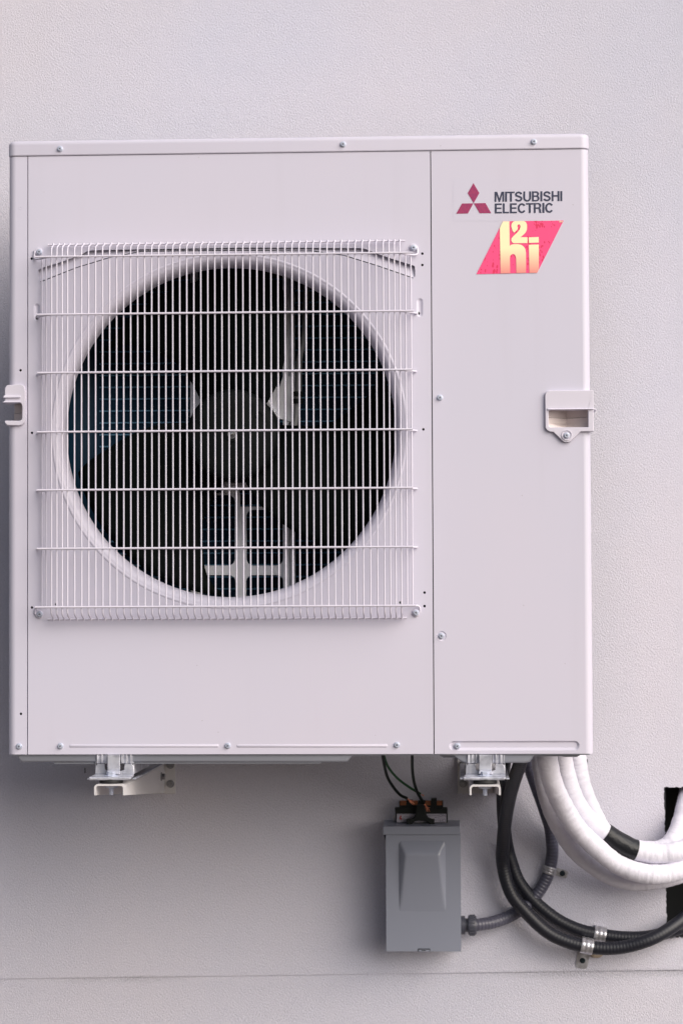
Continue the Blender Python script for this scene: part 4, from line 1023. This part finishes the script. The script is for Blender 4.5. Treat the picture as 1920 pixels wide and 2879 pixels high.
# ------------------------------------------------------------------ conduits
def pipe(name, pts, r, m, label, cat, group, n=20, step=.004, rf=None):
    P = wpath(pts); bm = bmesh.new(); tube(bm, P, rf or r, n, step=step)
    o = obj(name, bm, m, None, smooth=60, origin=P[0].copy()); tag(o, label, cat, group); return o
rgB = lambda r: (lambda s, a: r * (1 + .005 * math.cos(2 * PI * s / .0062)))
CG = 'flexible conduits looping beside the unit'
YA, YB_ = WALL - .045, WALL - .016
pipe('flexible_conduit', [(1466, 2108, .20), (1463, 2140, .22), (1443, 2200, .28), (1430, 2250, .33), (1419.5, 2310, .38), (1413.5, 2370, .42), (1413, 2430, YA), (1433, 2505, YA), (1470, 2556, YA), (1536, 2619, YA), (1604, 2651, YA), (1677, 2665.5, YA), (1750, 2663, YA), (1822, 2643, YA), (1877, 2614, YA + .01), (1925, 2578, YA + .03), (1985, 2520, WALL + .02)], .0119, CONB,
     'black ribbed conduit making the lower, outer loop in front of the other black one', 'conduit', CG, rf=rgB(.0119), step=.0015)
pipe('flexible_conduit', [(1424, 2108, .30), (1416, 2150, .31), (1413, 2220, .37), (1415, 2300, .42), (1424, 2375, YB_ - .008), (1437, 2425, YB_), (1455, 2473, YB_), (1484, 2515, YB_), (1521, 2552, YB_), (1568, 2587, YB_), (1623, 2613, YB_), (1677, 2626, YB_), (1750, 2636, YB_), (1822, 2634, YB_), (1880, 2619, YB_), (1925, 2604, YB_ + .01), (1985, 2575, WALL + .03)], .0117, CONB,
     'black ribbed conduit making the inner loop, lying against the wall behind the other one', 'conduit', CG, rf=rgB(.0117), step=.0015)
YG = WALL - .0145
gc = root('grey_conduit', tuple(W(1297, 2601, BY + .04)), 'grey ribbed conduit running from the grey box to the underside of the unit', 'conduit', CG)
bm = bmesh.new()
tube(bm, wpath([(1320, 2601, BY + .045), (1345, 2600, BY + .047), (1385, 2593, YG - .015), (1430, 2577, YG - .002), (1478, 2546, YG), (1510, 2512, YG), (1535, 2470, YG), (1547, 2430, YG), (1552, 2390, YG - .002), (1546, 2330, YG - .006), (1531, 2280, .455), (1510, 2220, .445), (1492, 2170, .43), (1482, 2135, .42), (1478, 2108, .41)]), rgB(.0112), 20, step=.0015)
obj('tube', bm, CONG, gc, smooth=60)
bm = bmesh.new(); p = W(1297, 2601, BY + .042); p.x = bxr
lathe(bm, p, [(.0, 0), (.0165, 0), (.0165, .007), (.012, .0075), (.012, .012), (.0172, .013), (.0178, .016), (.0178, .025), (.016, .0275), (.0115, .0275)], 36, 'x')
for i in range(18):
    a = 2 * PI * i / 18; q = p + Vector((.0135, math.cos(a) * .0178, math.sin(a) * .0178)); box(bm, q.x + .002, q.x + .0115, q.y - .0009, q.y + .0009, q.z - .0009, q.z + .0009)
obj('connector', bm, FITG, gc, smooth=40)

def strap(name, P, T, r, wid, tabdir, label, y_wall=WALL, L=.024, tab=True):
    """metal half band over a tube at P running along T, with a tab on the wall towards tabdir"""
    T = Vector(T).normalized(); U = Vector(tabdir); U = (U - T * U.dot(T)).normalized(); O = Vector((0, -1, 0))
    rt = root('conduit_strap', tuple(P), label, 'strap', 'metal straps holding the conduits')
    bm = bmesh.new(); R_ = r + .0011; th = .0011; sec = []
    dist = (y_wall - P.y)
    sec.append(U * R_ + O * (-dist + .0005))
    for i in range(13): a = PI * i / 12; sec.append(U * R_ * math.cos(a) + O * R_ * math.sin(a))
    sec.append(-U * R_ + O * (-dist + .0005))
    inn = [s * ((R_ - th) / R_) if 0 < i < len(sec) - 1 else s - U * (th if i == 0 else -th) for i, s in enumerate(sec)]
    # three shallow rolled ribs across the band
    offs = [(-.5, 0), (-.42, .0006), (-.25, .0006), (-.18, 0), (-.1, .0006), (.1, .0006), (.18, 0), (.25, .0006), (.42, .0006), (.5, 0)]
    cols = []
    for k, h in offs: cols.append([bm.verts.new(P + T * wid * k + s + (s.normalized() * h)) for s in sec])
    for a, b in zip(cols, cols[1:]):
        for i in range(len(sec) - 1): bm.faces.new([a[i], a[i + 1], b[i + 1], b[i]])
    obj('band', bm, STRAP, rt, smooth=50)
    if not tab: return
    bm = bmesh.new()
    base = P + O * (-dist + .0012) + U * (R_ - .001)
    prof = [(-.5, 0), (-.5, .85), (-.42, .95), (-.25, 1), (.25, 1), (.42, .95), (.5, .85), (.5, 0)]
    a = [base + T * wid * u + U * L * v_ for u, v_ in prof]; hexa(bm, [q + O * .0006 for q in a], [q - O * .0006 for q in a])
    obj('tab', bm, STRAP, rt, smooth=0)
    bm = bmesh.new(); c = base + U * L * .58 + O * .0006
    hexbolt(bm, tuple(c), .0038, .0035, 'y', .0050, .001); obj('screw', bm, mat('blue_black_screw', (.010, .022, .030), .4, .4), rt, smooth=30)
strap('a', W(1543, 2446, YG), (W(1537, 2465, YG) - W(1549, 2425, YG)), .0114, .0135, (1, 0, 0), 'short steel strap on the grey conduit with its tab to the right')
strap('b', W(1685, 2627.5, YB_), (W(1720, 2633, YB_) - W(1650, 2620, YB_)), .0121, .0215, (.15, 0, 1), 'steel strap round the inner black conduit, with no tab in sight', tab=False)
strap('c', W(1649, 2661, YA), (W(1677, 2666, YA) - W(1604, 2652, YA)), .0123, .0215, (-.1, 0, -1), 'steel strap round the outer black conduit, its grey tab screwed on below', L=.034)
bm = bmesh.new(); p = W(1675, 2683, WALL - .003)
lathe(bm, (p.x, p.y, p.z), [(0, -.003), (.010, -.0026), (.012, 0), (.010, .003), (0, .003)], 24)
for v_ in bm.verts: v_.co.z = p.z + (v_.co.z - p.z) * .55
o = obj('tan_shim', bm, TAN, None, smooth=60, origin=p.copy()); tag(o, 'small tan lump on the wall peeping out under the lower black conduit', 'lump')

# ------------------------------------------------------------------ insulated refrigerant pipes
def wob(r, seed):
    rnd = random.Random(seed); ph = [rnd.uniform(0, 6.28) for _ in range(9)]
    def f(s, a):
        q = math.sin(s * 420 + ph[0] + 1.5 * math.sin(s * 130 + ph[1])) * .010 + math.sin(s * 210 + ph[2] + a) * .012 + math.sin(s * 60 + ph[3] + 2 * a) * .012 + math.sin(s * 690 + ph[4] + 2 * math.sin(a * 2 + ph[5])) * .006
        return r * (1 + q - .045 * math.exp(-((a - 3.4 - .15 * math.sin(s * 8)) / .07) ** 2))
    return f
PG = 'white insulated pipes curving from the unit to the wall opening'
def white(pts, r, seed, label):
    P = wpath(pts); bm = bmesh.new(); tube(bm, P, wob(r, seed), 40, step=.0025)
    rt = root('insulated_pipe', tuple(P[0]), label, 'pipe', PG); obj('insulation', bm, INSUL, rt, smooth=80); return rt, P
white([(1519, 2105, .33), (1519, 2140, .33), (1532, 2216, .34), (1553, 2284, .36), (1578, 2335, .38), (1614, 2388, .40), (1663, 2431, .41), (1706, 2458, .415), (1750, 2474, .415), (1798, 2479, .42), (1871, 2470, .43), (1920, 2452, .45), (1975, 2410, WALL + .05)], .0162, 1, 'lowest and outermost white insulated pipe, lying behind the seamed one')
white([(1537, 2105, .22), (1539, 2140, .22), (1552, 2198, .24), (1580, 2264, .28), (1625, 2334, .32), (1680, 2387, .34), (1732, 2428, .355), (1798, 2454, .36), (1862, 2458, .37), (1920, 2441, .40), (1985, 2400, WALL + .05)], .0175, 2, 'white insulated pipe with a lengthwise seam, in front of the lowest one')
rt3, P3 = white([(1578, 2105, .30), (1580, 2136, .30), (1594, 2200, .31), (1616, 2256, .33), (1652, 2306, .35), (1698, 2343, .36), (1740, 2370, .365), (1785, 2391, .37), (1850, 2401, .38), (1920, 2390, .40), (1990, 2360, WALL + .04)], .0180, 3, 'thick white insulated pipe wrapped with black tape at the middle of its curve')
rt4, P4 = white([(1618, 2105, .35), (1620, 2136, .35), (1629, 2192, .36), (1645, 2244, .38), (1669, 2296, .40), (1697, 2341, .41), (1745, 2374, .42), (1800, 2390, .43), (1858, 2388, .44), (1893, 2360, .45), (1915, 2310, .47), (1928, 2255, .50), (1940, 2200, WALL + .09)], .0172, 4, 'uppermost white insulated pipe, bending up again into the dark wall opening')
bm = bmesh.new(); sp_ = spline([tuple(p) for p in P3], .004)
ta, tb = W(1699, 2343, .36), W(1782, 2391, .37)
ia = min(range(len(sp_)), key=lambda i: (sp_[i] - ta).length); ib = min(range(len(sp_)), key=lambda i: (sp_[i] - tb).length)
seg = sp_[ia:ib + 1]
tube(bm, [tuple(p) for p in seg], lambda s, a: .0193 * (1 + .010 * math.sin(s * 190 + 2 * math.sin(a)) + .008 * math.sin(3 * a + s * 40)), 40)
obj('tape_wrap', bm, TAPE, rt3, smooth=50)
